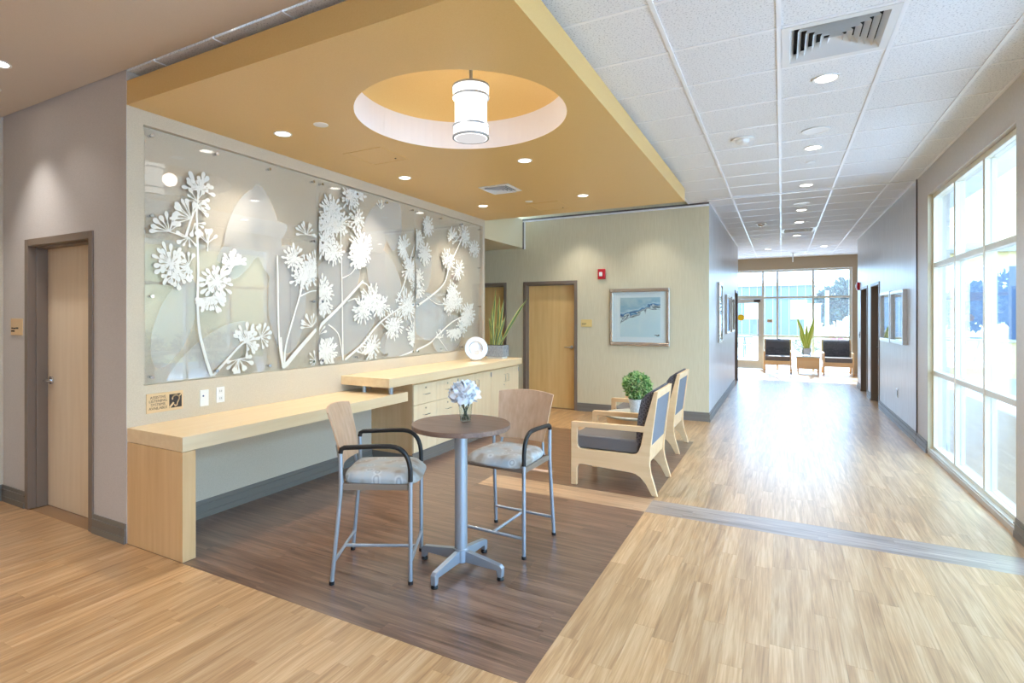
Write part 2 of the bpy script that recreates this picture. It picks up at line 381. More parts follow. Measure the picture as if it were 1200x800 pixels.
# ---------------------------------------------------------------- main planes (metres)
XF = -3.97     # feature wall face
YL = 2.113     # left wall face
YB = 8.66      # back wall face
XC = -.945     # corridor left wall face
XR = 1.465     # right wall face
YF = 17.85     # far glazed wall
XS = -5.84     # side wall at the far left
YR = -4.2      # wall behind the camera
ZC = 3.25      # ceiling
ZS = 3.025     # yellow drop ceiling underside

# ---------------------------------------------------------------- floor with planks
floor = struct('floor', bx(-7, 3.2, YR, YF, -.06, -.004), 'subfloor', 'wood look plank floor in oak and walnut tones', base=(0, 0, 0))
def plank_box(x0, x1, y0, y1, g=.00025):
    return bx(x0 + g, x1 - g, y0 + g, y1 - g, -.004, 0.0)
planks = []      # (score, x0, x1, y0, y1, material)
def lay(x0, x1, y0, y1, along, mat, wd=.1016, ln=.914):
    a0, a1, c0, c1 = (y0, y1, x0, x1) if along == 'Y' else (x0, x1, y0, y1)
    c = c0; row = 0
    while c < c1 - .004:
        e = min(c + wd, c1)
        if c1 - e < .012: e = c1
        a = a0 - random.random() * ln * .85
        while a < a1 - .001:
            b = min(a + ln, a1); s = max(a, a0)
            if b - s > .001:
                q = (c, e, s, b) if along == 'Y' else (s, b, c, e)
                planks.append((*q, mat))
            a += ln
        c = e; row += 1
lay(XS, XR, YR, YL, 'Y', 'plank_light')
lay(-.965, 1.53, YL, 4.44, 'Y', 'plank_light')
lay(-.965, 1.53, 4.76, 14.5, 'Y', 'plank_light')
lay(-2.6, 2.6, 14.5, YF, 'Y', 'plank_light')
lay(-.965, 1.53, 4.44, 4.76, 'X', 'plank_grey', .1067)
lay(-2.5, -.965, 4.44, 4.78, 'X', 'plank_light_x', .1133)
lay(XF, -2.5, 4.44, 4.78, 'X', 'plank_dark', .1133)
lay(XF, -.965, YL, 4.44, 'X', 'plank_dark')
lay(XF, -.965, 4.78, 7.2, 'X', 'plank_dark')
lay(-5.6, -.965, 7.2, YB, 'Y', 'plank_light')
def proj(x, y, z=0):
    d = -x * ST + y * CT
    return d, U0 + F * (x * CT + y * ST) / max(d, .01), HOR + F * (HC - z) / max(d, .01)
def score(p):
    x0, x1, y0, y1, _ = p; cx, cy = (x0 + x1) / 2, (y0 + y1) / 2
    d, u, v = proj(cx, cy)
    if d < .5 or u < -60 or u > 1260 or v > 860: return 0
    hid = (XF - .01 < cx < -3.42 and cy > 4.6) or cy > 14
    return 0 if hid else (x1 - x0) * (y1 - y0) / d ** 3
planks.sort(key=score, reverse=True)
stuff = {}
for i, p in enumerate(planks):
    x0, x1, y0, y1, mt = p; rv = random.random()
    mb = plank_box(x0, x1, y0, y1)
    if i < 300 and score(p) > 0:
        mb.rnd = [rv] * 6; mb.build('plank', mt, floor)
    else:
        s = stuff.setdefault(mt, MB()); s.add(mb.v, mb.f); s.rnd = (s.rnd or []) + [rv] * 6
for mt, s in stuff.items(): tag(s.build('plank_field', mt, floor), kind='stuff')

# ---------------------------------------------------------------- walls
def wall_boxes(axis, face, back, a0, a1, z0, z1, holes):
    """wall along axis ('X' or 'Y'); holes = (a0, a1, z0, z1)"""
    mb = MB(); lo, hi = min(face, back), max(face, back)
    def put(p0, p1, q0, q1):
        if p1 - p0 < 1e-4 or q1 - q0 < 1e-4: return
        if axis == 'X': mb.box(p0, p1, lo, hi, q0, q1)
        else: mb.box(lo, hi, p0, p1, q0, q1)
    c = a0
    for h in sorted(holes):
        put(c, h[0], z0, z1); put(h[0], h[1], z0, h[2]); put(h[0], h[1], h[3], z1); c = h[1]
    put(c, a1, z0, z1); return mb
D1 = (-5.425, -4.39, 0, 2.19)
D2 = (-3.965, -2.98, 0, 2.16); D3 = (-5.27, -4.29, 0, 2.16)
D4 = (11.33, 12.32, 0, 2.16); D5 = (12.78, 13.77, 0, 2.16); D6 = (13.66, 14.55, 0, 2.16)
WINS = [(5.19, 7.87), (2.12, 4.74), (-.95, 1.67)]
struct('wall_left', wall_boxes('X', YL, YL + .2, XS - .1, XF - .125, 0, 3.4, [D1]).box(XF - .125, XF, YL, YL + .003, 0, 3.4), 'wall_taupe', 'taupe wall with the pale wooden door')
struct('wall_side', bx(XS - .12, XS, YR, YL + .2, 0, 3.4), 'wall_tan', 'tan wall meeting the taupe door wall')
# feature wall with a shallow niche for the glass mural
NY0, NY1, NZ0, NZ1 = 2.225, 7.195, 1.075, 2.925
fw = MB()
fw.box(XF - .125, XF - .05, YL + .003, 7.265, 0, 3.4)
for b in ((YL + .003, NY0, 0, ZS), (NY1, 7.265, 0, ZS), (NY0, NY1, 0, NZ0), (NY0, NY1, NZ1, ZS), (YL + .003, 7.265, ZS, 3.4)):
    fw.box(XF - .05, XF, b[0], b[1], b[2], b[3])
struct('wall_feature', fw, 'wall_tan', 'tan feature wall holding the glass flower mural')
struct('wall_back', wall_boxes('X', YB, YB + .14, -6.3, XC - .14, 0, 3.4, [D2, D3]).box(XC - .14, XC, YB - .0, YB + .001, 0, 3.4), 'wall_khaki', 'khaki back wall with golden doors and framed painting')
struct('wall_hall', bx(-6.3, XF - .125, 7.14, 7.265, 0, 3.4).box(-6.4, -6.3, 7.14, YB + .14, 0, 3.4), 'wall_khaki', 'khaki hall wall behind the feature wall')
struct('wall_bulkhead', bx(XF - .12, XF, 7.265, YB, 2.75, ZC), 'wall_cream', 'cream bulkhead over the hall opening')
struct('ceiling_hall', bx(-6.3, XF - .12, 7.265, YB, 2.75, 2.8), 'wall_cream', 'low cream hall ceiling')
struct('wall_corridor', wall_boxes('Y', XC, XC - .14, YB + .001, 14.75, 0, 3.4, [D6]), 'wall_silver', 'silvery corridor wall with small framed pictures')
rw = wall_boxes('Y', XR, XR + .2, 8.4, 14.38, 0, 3.4, [D4, D5])
struct('wall_right', rw, 'wall_silver', 'silvery corridor wall with two brown doors')
rp_ = wall_boxes('Y', XR, XR + .2, YR, 8.4, 0, 3.4, [(a, b, .045, 2.95) for a, b in WINS])
struct('wall_pier', rp_, 'wall_pier', 'grey beige wall holding the tall side windows')
struct('wall_rear', bx(XS, XR, YR - .12, YR, 0, 3.4), 'wall_taupe', 'taupe wall at the rear of the room')
# vestibule
struct('wall_far', wall_boxes('X', YF, YF + .15, -3.2, 3.2, 0, 3.4, [(-1.95, 1.70, 0, 2.91)]), 'wall_brown', 'brown wall around the glazed entrance')
struct('wall_vestibule', bx(-2.75, -2.6, 14.6, YF, 0, 3.4).box(2.6, 2.75, 14.23, YF, 0, 3.4).box(-2.75, XC - .14, 14.6, 14.75, 0, 3.4).box(XR + .2, 2.75, 14.23, 14.38, 0, 3.4), 'wall_silver', 'silvery side walls of the entrance vestibule')

struct('wall_leak_backing', bx(-6.4, XC - .14, 9.6, 9.7, -.06, 3.5).box(XC - .3, XC - .14, 8.8, 9.6, -.06, 3.5).box(-6.4, XC - .14, YB + .14, 9.6, -.06, -.004).box(-6.4, XC - .14, YB + .14, 9.6, 3.4, 3.5), 'wall_taupe', 'unseen backing added behind the golden doors against light leaks')  # unseen backing, added to stop daylight leaking in around the doors
def baseboard(name, axis, face, sgn, spans, mat='base', h=.135):
    mb = MB()
    for a0, a1 in spans:
        for d, z0, z1 in ((.018, 0, .045), (.012, .045, .095), (.017, .095, .105), (.008, .105, h)):
            e = face + sgn * d
            if axis == 'X': mb.box(a0, a1, min(face, e), max(face, e), z0, z1)
            else: mb.box(min(face, e), max(face, e), a0, a1, z0, z1)
    return struct(name, mb, mat, None)
baseboard('baseboard_left', 'X', YL, -1, [(XS, D1[0]), (D1[1], XF)])
baseboard('baseboard_feature', 'Y', XF, 1, [(2.21, 4.66)])
baseboard('baseboard_back', 'X', YB, -1, [(D2[1], XC), (D3[1], D2[0])])
baseboard('baseboard_corridor', 'Y', XC, 1, [(YB - .018, D6[0])])
baseboard('baseboard_right', 'Y', XR, -1, [(WINS[0][1], 8.385), (8.415, D4[0]), (D4[1], D5[0]), (D5[1], 14.38)])
baseboard('baseboard_pier', 'Y', XR, -1, [(YR, WINS[2][0]), (WINS[2][1], WINS[1][0]), (WINS[1][1], WINS[0][0])])
baseboard('baseboard_side', 'Y', XS, 1, [(YR, YL)])
# joint cover in the corridor, on the wall and over the ceiling
struct('trim_1', bx(XR - .012, XR, 8.385, 8.415, 0, ZC), 'reveal', 'dark vertical joint cover strip on the corridor wall')
struct('trim_2', bx(XC, XR - .012, 8.47, 8.50, ZC - .012, ZC), 'tbar', 'pale joint strip crossing the corridor ceiling')
struct('trim_3', bx(XF, XC, YB - .03, YB, ZC - .022, ZC), 'reveal', 'dark reveal strip along the top of the khaki wall')
struct('trim_4', bx(XF, XC, YB - .012, YB, ZC - .05, ZC - .022).box(XF + .02, XF + .045, YB - .012, YB, 2.73, ZC - .05), 'tbar', 'thin white edge strip on the khaki wall')
struct('trim_5', bx(XF - .001, XF + .02, YB - .02, YB, 2.73, ZC - .05), 'reveal', 'dark reveal strip at the end of the bulkhead')

# ---------------------------------------------------------------- ceilings
GX = [-1.83, -1.225, -.62, -.015, .59, 1.195, XR]
struct('ceiling_lobby', bx(XS, XR, YR, 2.10, 3.257, 3.4), 'ceil_brown', 'beige painted ceiling in front of the yellow drop ceiling')
# tiled ceiling: deck above, exposed white grid, one object per tile
deck = struct('ceiling', bx(XF - .3, -2.9, 2.10, YB, 3.45, 3.5).box(-2.9, -1.23, 4.25, YB, 3.45, 3.5).box(-1.23, 2.6, 2.10, YF, 3.45, 3.5).box(-2.6, -1.23, YB, YF, 3.45, 3.5).box(-2.9, -1.23, 2.1, 4.25, 3.62, 3.66),
              'white', 'white suspended tile ceiling', base=(0, 8, 3.45))
TW, PY, Y0 = .605, .60, 3.61
tile_me = None
def tile(x0, x1, y0, y1):
    global tile_me
    full = abs(x1 - x0 - TW) < .002 and abs(y1 - y0 - PY) < .002
    g = .0125
    if full and tile_me:
        o = bpy.data.objects.new('ceiling_tile', tile_me); col.objects.link(o); o.parent = deck
    else:
        hx, hy = (x1 - x0) / 2 - g, (y1 - y0) / 2 - g
        if hx < .01 or hy < .01: return
        m = MB().box(-hx, hx, -hy, hy, 0, .016)
        m2 = [(x, y, z) for x, y, z in m.v]
        deck['_local'] = 1; o = m.build('ceiling_tile', 'tile', deck); del deck['_local']; del o['_local']
        if full: tile_me = o.data
    o.location = ((x0 + x1) / 2, (y0 + y1) / 2 - 8, ZC + .003 - 3.45)
ys = [Y0 + PY * k for k in range(-2, 25)]
ys = [y for y in ys if 2.1 < y < YF]; ys = [2.10] + ys + [YF]
VENTS = [(2, 3)]
grid = MB()
for k in range(len(ys) - 1):
    y0, y1 = ys[k], ys[k + 1]
    if y0 < 8.6: xs = GX[1:]
    elif y1 < 14.4: xs = [XC] + [x for x in GX if x > XC]
    else: xs = [-2.43, -1.83, -1.225, -.62, -.015, .59, 1.195, 1.80, 2.405]
    if y0 < 2.9: xs = [XF, -3.645, -3.04, -2.435, -1.83] + xs
    if y0 >= 7.2 and y1 < 8.9: xs = [XF, -3.645, -3.04, -2.435, -1.83] + GX[1:]
    for a, b in zip(xs, xs[1:]):
        if abs(a + .015) < .01 and (abs(y0 - 3.61) < .01 or 11.9 < y0 < 12.3): continue
        tile(a, b, y0, y1)
    grid.box(xs[0], xs[-1], y1 - .012, y1 + .012, ZC - .001, ZC + .02)
for x in GX[1:-1]:
    grid.box(x - .0125, x + .0125, 2.1, YF if x > XC else YB, ZC - .003, ZC + .02)
for x in (-1.83, -2.435, -3.04, -3.645): grid.box(x - .012, x + .012, 2.1, 3.01, ZC - .003, ZC + .02)
for x in (XC, XR): grid.box(x - .022, x + .022, YB if x < 0 else 2.1, 14.4, ZC - .004, ZC + .02)
grid.build('ceiling_grid', 'tbar', deck)

# yellow drop ceiling with the round recess
RC, RR = (-2.06, 3.41), .765
sx0, sx1, sy0, sy1 = XF, -1.085, 2.115, 7.30
soff = MB(); n = 72
ang = sorted([2 * math.pi * k / n for k in range(n)] + [math.atan2(y - RC[1], x - RC[0]) % (2 * math.pi) for x in (sx0, sx1) for y in (sy0, sy1)])
def to_rect(a):
    c, s = math.cos(a), math.sin(a); t = 1e9
    if c > 1e-9: t = min(t, (sx1 - RC[0]) / c)
    if c < -1e-9: t = min(t, (sx0 - RC[0]) / c)
    if s > 1e-9: t = min(t, (sy1 - RC[1]) / s)
    if s < -1e-9: t = min(t, (sy0 - RC[1]) / s)
    return RC[0] + c * t, RC[1] + s * t
for a, b in zip(ang, ang[1:] + [ang[0] + 2 * math.pi]):
    if b - a < 1e-6: continue
    pa, pb = to_rect(a), to_rect(b)
    ca = (RC[0] + RR * math.cos(a), RC[1] + RR * math.sin(a)); cb = (RC[0] + RR * math.cos(b), RC[1] + RR * math.sin(b))
    soff.add([(*ca, ZS), (*pa, ZS), (*pb, ZS), (*cb, ZS)], [(0, 1, 2, 3)])
    soff.add([(*ca, 3.19), (*pa, 3.19), (*pb, 3.19), (*cb, 3.19)], [(3, 2, 1, 0)])
    soff.add([(*pa, ZS), (*pb, ZS), (*pb, 3.19), (*pa, 3.19)], [(0, 1, 2, 3)])
soffit = struct('ceiling_drop', soff, 'gold', 'golden yellow drop ceiling panel with a round recess')
ringm = MB()
for k in range(n):
    a, b = 2 * math.pi * k / n, 2 * math.pi * (k + 1) / n
    P = [(RC[0] + RR * math.cos(q), RC[1] + RR * math.sin(q)) for q in (a, b)]
    ringm.add([(*P[0], ZS), (*P[1], ZS), (*P[1], 3.255), (*P[0], 3.255)], [(0, 1, 2, 3)])
ringm.build('recess_ring', 'ring_white', soffit, smooth=True)
dome = MB().lathe([(RR + .003, 3.252), (RR * .97, 3.285), (RR * .9, 3.33), (RR * .7, 3.41), (RR * .4, 3.46), (.0001, 3.48)], (RC[0], RC[1], 0), 72, cap=False)
dome.build('recess_dome', 'gold', soffit, smooth=True)

# ---------------------------------------------------------------- doors
def door_x(name, D, yface, depth, slab_mat, frame_mat, label, handle_side, sgn=1, hz=1.04):
    """door in a wall along X; the slab sits `depth` behind the face"""
    x0, x1, _, z1 = D; t = thing(name, label, 'door', ((x0 + x1) / 2, yface, 0), kind='structure'); fwid = .055
    fr = MB()
    for a, b, c, d in ((x0, x0 + fwid, 0, z1), (x1 - fwid, x1, 0, z1), (x0 + fwid, x1 - fwid, z1 - fwid, z1)):
        fr.box(a, b, yface - .012, yface + depth + .05, c, d)
    for a, b, c, d in ((x0 + fwid, x0 + fwid + .014, 0, z1 - fwid), (x1 - fwid - .014, x1 - fwid, 0, z1 - fwid), (x0 + fwid + .014, x1 - fwid - .014, z1 - fwid - .014, z1 - fwid)):
        fr.box(a, b, yface + depth * .35, yface + depth - .002, c, d)
    fr.build('door_frame', frame_mat, t, bevel=.003)
    sl = bx(x0 + fwid + .003, x1 - fwid - .003, yface + depth, yface + depth + .044, .003, z1 - fwid - .003).build('door_leaf', slab_mat, t)
    hx = x1 - fwid - .075 if handle_side > 0 else x0 + fwid + .075
    h = MB(); y = yface + depth
    h.tube([(hx, y, hz), (hx, y - .012, hz)], .032, 16); h.tube([(hx, y - .01, hz), (hx, y - .055, hz)], .011, 10)
    h.tube([(hx, y - .055, hz), (hx - handle_side * .03, y - .058, hz), (hx - handle_side * .115, y - .052, hz)], [.0105, .01, .008], 10)
    h.build('lever_handle', 'chrome', sl, smooth=True)
    return t
door_x('door_1', D1, YL, .125, 'door_pale', 'frame_brown', 'pale maple door set deep in a taupe brown frame', -1)
door_x('door_2', D2, YB, .10, 'door_wood', 'frame_brown', 'closed golden maple door next to the framed painting', 1)
door_x('door_3', D3, YB, .10, 'door_wood', 'frame_brown', 'golden maple door partly behind the potted snake plant', -1)
def door_y(name, D, xface, sgn, depth, label):
    y0, y1, _, z1 = D; t = thing(name, label, 'door', (xface, (y0 + y1) / 2, 0), kind='structure'); fwid = .05
    X = lambda d: xface + sgn * d
    fr = MB()
    for a, b, c, d in ((y0, y0 + fwid, 0, z1), (y1 - fwid, y1, 0, z1), (y0 + fwid, y1 - fwid, z1 - fwid, z1)):
        fr.box(min(X(-.012), X(depth + .05)), max(X(-.012), X(depth + .05)), a, b, c, d)
    fr.build('door_frame', 'frame_brown', t)
    sl = bx(min(X(depth), X(depth + .04)), max(X(depth), X(depth + .04)), y0 + fwid + .003, y1 - fwid - .003, .01, z1 - fwid - .003).build('door_leaf', 'door_dark', t)
    h = MB(); hy = y1 - fwid - .08
    h.tube([(X(depth), hy, 1.0), (X(depth - .055), hy, 1.0), (X(depth - .058), hy - .03, 1.0), (X(depth - .052), hy - .11, 1.0)], .011, 8)
    h.build('lever_handle', 'chrome', sl, smooth=True)
door_y('door_4', D4, XR, 1, .11, 'brown corridor door beside the pair of silver framed pictures')
door_y('door_5', D5, XR, 1, .11, 'brown corridor door closest to the red wall alarm')
door_y('door_6', D6, XC, -1, .09, 'dark door at the end of the corridor beside the glass entrance')

# ---------------------------------------------------------------- windows
def side_window(name, y0, y1, label):
    t = thing(name, label, 'window', (XR + .06, (y0 + y1) / 2, .045), kind='structure')
    xa, xb = XR + .045, XR + .125      # frame depth
    z0, z1 = .045, 2.95; zs = [z0, .925, 2.14, z1]
    wd = .05; pw = (y1 - y0) / 3
    fr = MB()
    fr.box(xa, xb, y0, y1, z0, z0 + wd).box(xa, xb, y0, y1, z1 - wd, z1)
    fr.box(xa, xb, y0, y0 + wd, z0 + wd, z1 - wd).box(xa, xb, y1 - wd, y1, z0 + wd, z1 - wd)
    fr.build('window_frame', 'frame_cream', t, bevel=.003)
    for k in (1, 2):
        yc = y0 + pw * k; bx(xa, xb, yc - wd / 2, yc + wd / 2, z0 + wd, z1 - wd).build('mullion', 'frame_cream', t, bevel=.003)
    for z in zs[1:3]:
        for k in range(3):
            a = y0 + pw * k + (wd if k == 0 else wd / 2); b = y0 + pw * (k + 1) - (wd if k == 2 else wd / 2)
            bx(xa + .002, xb - .002, a, b, z - wd / 2, z + wd / 2).build('transom', 'frame_alu', t, bevel=.003)
    for k in range(3):
        a = y0 + pw * k + (wd if k == 0 else wd / 2); b = y0 + pw * (k + 1) - (wd if k == 2 else wd / 2)
        for q in range(3):
            c = zs[q] + (wd if q == 0 else wd / 2); d = zs[q + 1] - (wd if q == 2 else wd / 2)
            bx(XR + .083, XR + .089, a, b, c, d).build('pane', 'pane', t)
    bx(XR + .012, XR + .045, y0, y1, 0.045, .06).build('sill', 'frame_alu', t)
    return t
side_window('window_1', *WINS[0], 'tall grid window with cream frames along the corridor')
side_window('window_2', *WINS[1], 'tall grid window facing the glass flower mural')
side_window('window_3', *WINS[2], 'tall grid window facing the lobby seating')
# jamb liners of the visible window
struct('trim_6', bx(XR + .001, XR + .046, WINS[0][1] - .012, WINS[0][1], .045, 2.95).box(XR + .001, XR + .046, WINS[0][0], WINS[0][0] + .01, .045, 2.95), 'wall_khaki', 'khaki window jamb lining')

def far_window():
    t = thing('window_4', 'sunlit glazed entrance wall behind the two far armchairs', 'window', (0, YF + .05, 0), kind='structure')
    ya, yb = YF + .02, YF + .11; z1 = 2.90; wd = .055
    vx = [-1.95, -.483, -.108, .781, 1.69]
    fr = MB(); fr.box(vx[0], vx[-1], ya, yb, z1 - wd, z1)
    for x in (vx[0] + .03, vx[-1] - .03): fr.box(x - .03, x + .03, ya, yb, 0, z1 - wd)
    fr.build('window_frame', 'frame_alu', t)
    for x in vx[1:-1]: bx(x - wd / 2, x + wd / 2, ya, yb, 0, z1 - wd).build('mullion', 'frame_alu', t)
    spans = [(vx[i] + (.06 if i == 0 else wd / 2), vx[i + 1] - (.06 if i == 3 else wd / 2)) for i in range(4)]
    for i, (a, b) in enumerate(spans):
        rows = [0, .98, 2.10, z1 - wd] if i else [2.03, 2.16, z1 - wd]
        if i == 0:
            bx(a, b, ya, yb, 2.07, 2.16).build('transom', 'frame_alu', t)
            bx(a, b, YF + .06, YF + .066, 2.16, z1 - wd).build('pane', 'pane_far', t)
        else:
            for z in (.0, .98, 2.10): bx(a, b, ya, yb, max(z - wd / 2, 0), z + wd / 2).build('transom', 'frame_alu', t)
            for z0_, z1_ in ((wd / 2, .98 - wd / 2), (.98 + wd / 2, 2.10 - wd / 2), (2.10 + wd / 2, z1 - wd)):
                bx(a, b, YF + .06, YF + .066, z0_, z1_).build('pane', 'pane_far', t)
    d = thing('door_7', 'aluminium framed glass entrance door with a yellow sticker', 'door', (-1.0, YF + .05, 0), kind='structure')
    a, b = spans[0]; a = b - .93
    st = MB(); s = .10
    st.box(a, a + s, ya + .02, yb - .02, .01, 2.06).box(b - s, b, ya + .02, yb - .02, .01, 2.06)
    st.box(a + s, b - s, ya + .02, yb - .02, .01, .26).box(a + s, b - s, ya + .02, yb - .02, 1.95, 2.06)
    st.build('door_frame', 'frame_alu', d)
    bx(a + s, b - s, YF + .06, YF + .066, .26, 1.95).build('pane', 'pane_far', d)
    bx(-.72, -.55, YF - .04, YF + .04, 1.98, 2.04).build('door_closer', 'black', d)
    bx(a + .15, b - .02, YF - .03, YF + .0, 1.0, 1.03).build('push_bar', 'silver', d)
    stk = MB().tube([(-1.07, YF + .055, 1.52), (-1.07, YF + .059, 1.52)], .095, 24); stk.build('sticker', 'yellow', d)
    bx(spans[0][0], a - .02, YF + .06, YF + .066, .03, 2.07).build('side_pane', 'pane_far', d)
    bx(a - .05, a - .002, ya, yb, 0, 2.07).build('door_post', 'frame_alu', d)
far_window()

# ---------------------------------------------------------------- ceiling fixtures
def downlight(x, y, z, label, group, watts, color, r=.075, spot=125, trim='white', aim=None, blend=.9):
    t = thing('downlight', label, 'downlight', (x, y, z), group=group)
    MB().lathe([(r * .78, .001), (r, .001), (r, -.006), (r * .8, -.004)], (x, y, z), 28, True).build('trim_ring', trim, t, smooth=True)
    MB().lathe([(.0001, .002), (r * .8, .002), (r * .8, .004), (.0001, .004)], (x, y, z - .003), 24).build('lens', 'lamp_lens', t)
    lamp('SPOT', (x, y, z - .012), watts, color, t, .05, spot, blend, aim)
    return t
SOF_W, COR_W = 50, 64
for x, y, lb in ((-3.505, 3.046, 'yellow ceiling downlight over the mural panel with sparse sprays'), (-3.49, 4.63, 'yellow ceiling downlight over the fullest flower mural panel'), (-3.475, 6.31, 'yellow ceiling downlight over the mural panel behind the silver plate'), (-2.115, 4.65, 'yellow ceiling downlight between the round recess and the square vent'), (-2.113, 6.34, 'yellow ceiling downlight beside the faint hatch near the khaki wall')):
    downlight(x, y, ZS, lb, 'downlights in the yellow drop ceiling', SOF_W, WARM, .07, 120, 'white_metal')
for y, lb in ((4.53, 'tile ceiling downlight between the large louvered vent and a speaker'), (6.34, 'tile ceiling downlight between a speaker and the sprinkler cover'), (8.11, 'tile ceiling downlight just before the pale joint strip'), (9.97, 'tile ceiling downlight right behind the speaker beyond the joint strip'), (11.25, 'tile ceiling downlight just before the distant air vent'), (13.1, 'tile ceiling downlight beyond the distant air vent')):
    downlight(.277, y, ZC, lb, 'downlights in the tile ceiling', COR_W if y < 7 else 38, COOL, .085, 140)
for x, y in ((-.3, 15.4), (.9, 15.4)):
    downlight(x, y, ZC, 'round recessed downlight in the entrance ceiling tiles', 'downlights in the entrance ceiling', 25, COOL, .085, 140)
# wall washers: one over the khaki wall, one over the taupe wall
downlight(-2.9, 8.2, ZC, 'wall washing downlight close to the khaki wall', None, 34, NEUT, .07, 95)
downlight(-1.75, 8.2, ZC, 'wall washing downlight over the framed painting', None, 22, NEUT, .07, 95)
downlight(-5.15, 1.78, 3.257, 'wall washing downlight close to the taupe wall', None, 40, NEUT, .07, 80)
downlight(-4.60, 1.64, 3.257, 'round downlight in the beige ceiling above the pale door', None, 8, NEUT, .07, 110)
LOBBY = (1, .90, .77)
for x, y in ((-3.0, .3), (-1.0, .3), (.6, .6), (-4.6, -1.2), (-2.6, -1.6), (-.6, -1.6), (.8, -1.6), (-3.0, -3.2), (-.6, -3.2)):  # out-of-view downlights, added to brighten the room
    downlight(x, y, 3.257, 'unseen downlight added to light the lobby', 'added unseen lobby downlights', 48, LOBBY if x < -2 else COOL, .08, 130)

def disc(name, label, cat, x, y, z, r, h, group=None, mat='white'):
    o = MB().lathe([(.0001, -h), (r * .82, -h), (r, -h * .5), (r, 0), (.0001, 0)], (x, y, z), 28).build(name, mat, smooth=True, base=(x, y, z))
    return tag(o, label, cat, group)
for y in (5.76, 9.38):
    t = thing('ceiling_speaker', 'round white ceiling speaker near the large louvered vent' if y < 8 else 'round white ceiling speaker beyond the pale joint strip', 'speaker', (.272, y, ZC), group='ceiling speakers in the tiles')
    MB().lathe([(.085, .0), (.11, .0), (.11, -.006), (.088, -.006)], (.272, y, ZC), 32, True).build('rim', 'white', t, smooth=True)
    MB().lathe([(.0001, -.004), (.086, -.003), (.086, 0), (.0001, 0)], (.272, y, ZC), 32).build('grille', 'white_metal', t, smooth=True)
disc('sprinkler_cover', 'flat white sprinkler cover plate in the corridor tiles', 'sprinkler', .279, 6.92, ZC, .045, .006)
disc('sprinkler_cover', 'flat white sprinkler cover plate by the round ceiling recess', 'sprinkler', -3.083, 3.039, ZS, .055, .005)
disc('sprinkler_cover', 'flat white sprinkler cover plate beside the faint ceiling hatch', 'sprinkler', -2.825, 6.34, ZS, .05, .005)
disc('sprinkler_cover', 'flat white sprinkler cover plate beyond the joint strip', 'sprinkler', .41, 11.2, ZC, .04, .005)
for (x, y), lb in (((-.328, 5.71), 'white dome smoke detector near the yellow drop ceiling'), ((-.328, 11.1), 'grey smoke detector far along the corridor ceiling')):
    t = thing('smoke_detector', lb, 'smoke detector', (x, y, ZC))
    MB().lathe([(.0001, -.012), (.095, -.012), (.095, 0), (.0001, 0)], (x, y, ZC), 28).build('base_plate', 'white', t, smooth=True)
    MB().lathe([(.0001, -.055), (.03, -.052), (.055, -.035), (.06, -.012), (.0001, -.012)], (x, y, ZC), 24).build('dome', 'white' if y < 8 else 'frame_silver', t, smooth=True)
t = thing('pendant_sprinkler', 'thin white sprinkler drop hanging from the entrance ceiling', 'sprinkler', (.262, 16.6, ZC))
MB().lathe([(.0001, -.01), (.08, -.008), (.08, 0), (.0001, 0)], (.262, 16.6, ZC), 20).build('escutcheon', 'white', t)
MB().tube([(.262, 16.6, ZC), (.262, 16.6, ZC - .25)], .014, 8).build('pipe', 'white', t)
def diffuser(x0, x1, y0, y1, z, label, rings, name='air_vent', za=-.004, zb=.04, zk=.075):
    t = thing(name, label, 'air vent', ((x0 + x1) / 2, (y0 + y1) / 2, z))
    cx, cy_ = (x0 + x1) / 2, (y0 + y1) / 2; hx, hy = (x1 - x0) / 2 - .014, (y1 - y0) / 2 - .014
    fb = .045
    fr = MB()
    for a in (-1, 1):
        fr.box(cx - hx, cx + hx, min(cy_ + a * hy, cy_ + a * (hy - fb)), max(cy_ + a * hy, cy_ + a * (hy - fb)), z - .004, z + .004)
        fr.box(min(cx + a * hx, cx + a * (hx - fb)), max(cx + a * hx, cx + a * (hx - fb)), cy_ - hy + fb, cy_ + hy - fb, z - .004, z + .004)
    fr.build('vent_frame', 'white_metal', t)
    bx(cx - hx, cx + hx, cy_ - hy, cy_ + hy, z + zk, z + zk + .002).build('backing', 'dark', t)
    ix, iy = hx - fb, hy - fb
    for k in range(rings):
        s = 1 - k / rings; s2 = max(s - .55 / rings, .02); m = MB()
        A = [(cx + ix * s * a, cy_ + iy * s * b, z + za) for a, b in ((-1, -1), (1, -1), (1, 1), (-1, 1))]
        B = [(cx + ix * s2 * a, cy_ + iy * s2 * b, z + zb) for a, b in ((-1, -1), (1, -1), (1, 1), (-1, 1))]
        C = [(p[0] * .998 + cx * .002, p[1] * .998 + cy_ * .002, p[2] + .003) for p in A]
        D = [(p[0], p[1], p[2] + .003) for p in B]
        V = A + B + C + D; fs = []
        for i in range(4):
            j = (i + 1) % 4; fs += [(i, j, 4 + j, 4 + i), (8 + j, 8 + i, 12 + i, 12 + j), (i, j, 8 + j, 8 + i), (4 + i, 4 + j, 12 + j, 12 + i)]
        m.add(V, fs).build('louver', 'white_metal', t)
    return t
diffuser(-.015, .59, 3.61, 4.21, ZC, 'large square louvered air vent in the white tiles', 6)
diffuser(-.015, .59, 12.01, 12.61, ZC, 'distant square air vent in the corridor tiles', 4)
diffuser(-3.03, -2.63, 5.35, 5.745, ZS - .005, 'square white air vent in the yellow drop ceiling', 4, za=-.022, zb=-.003, zk=.001)
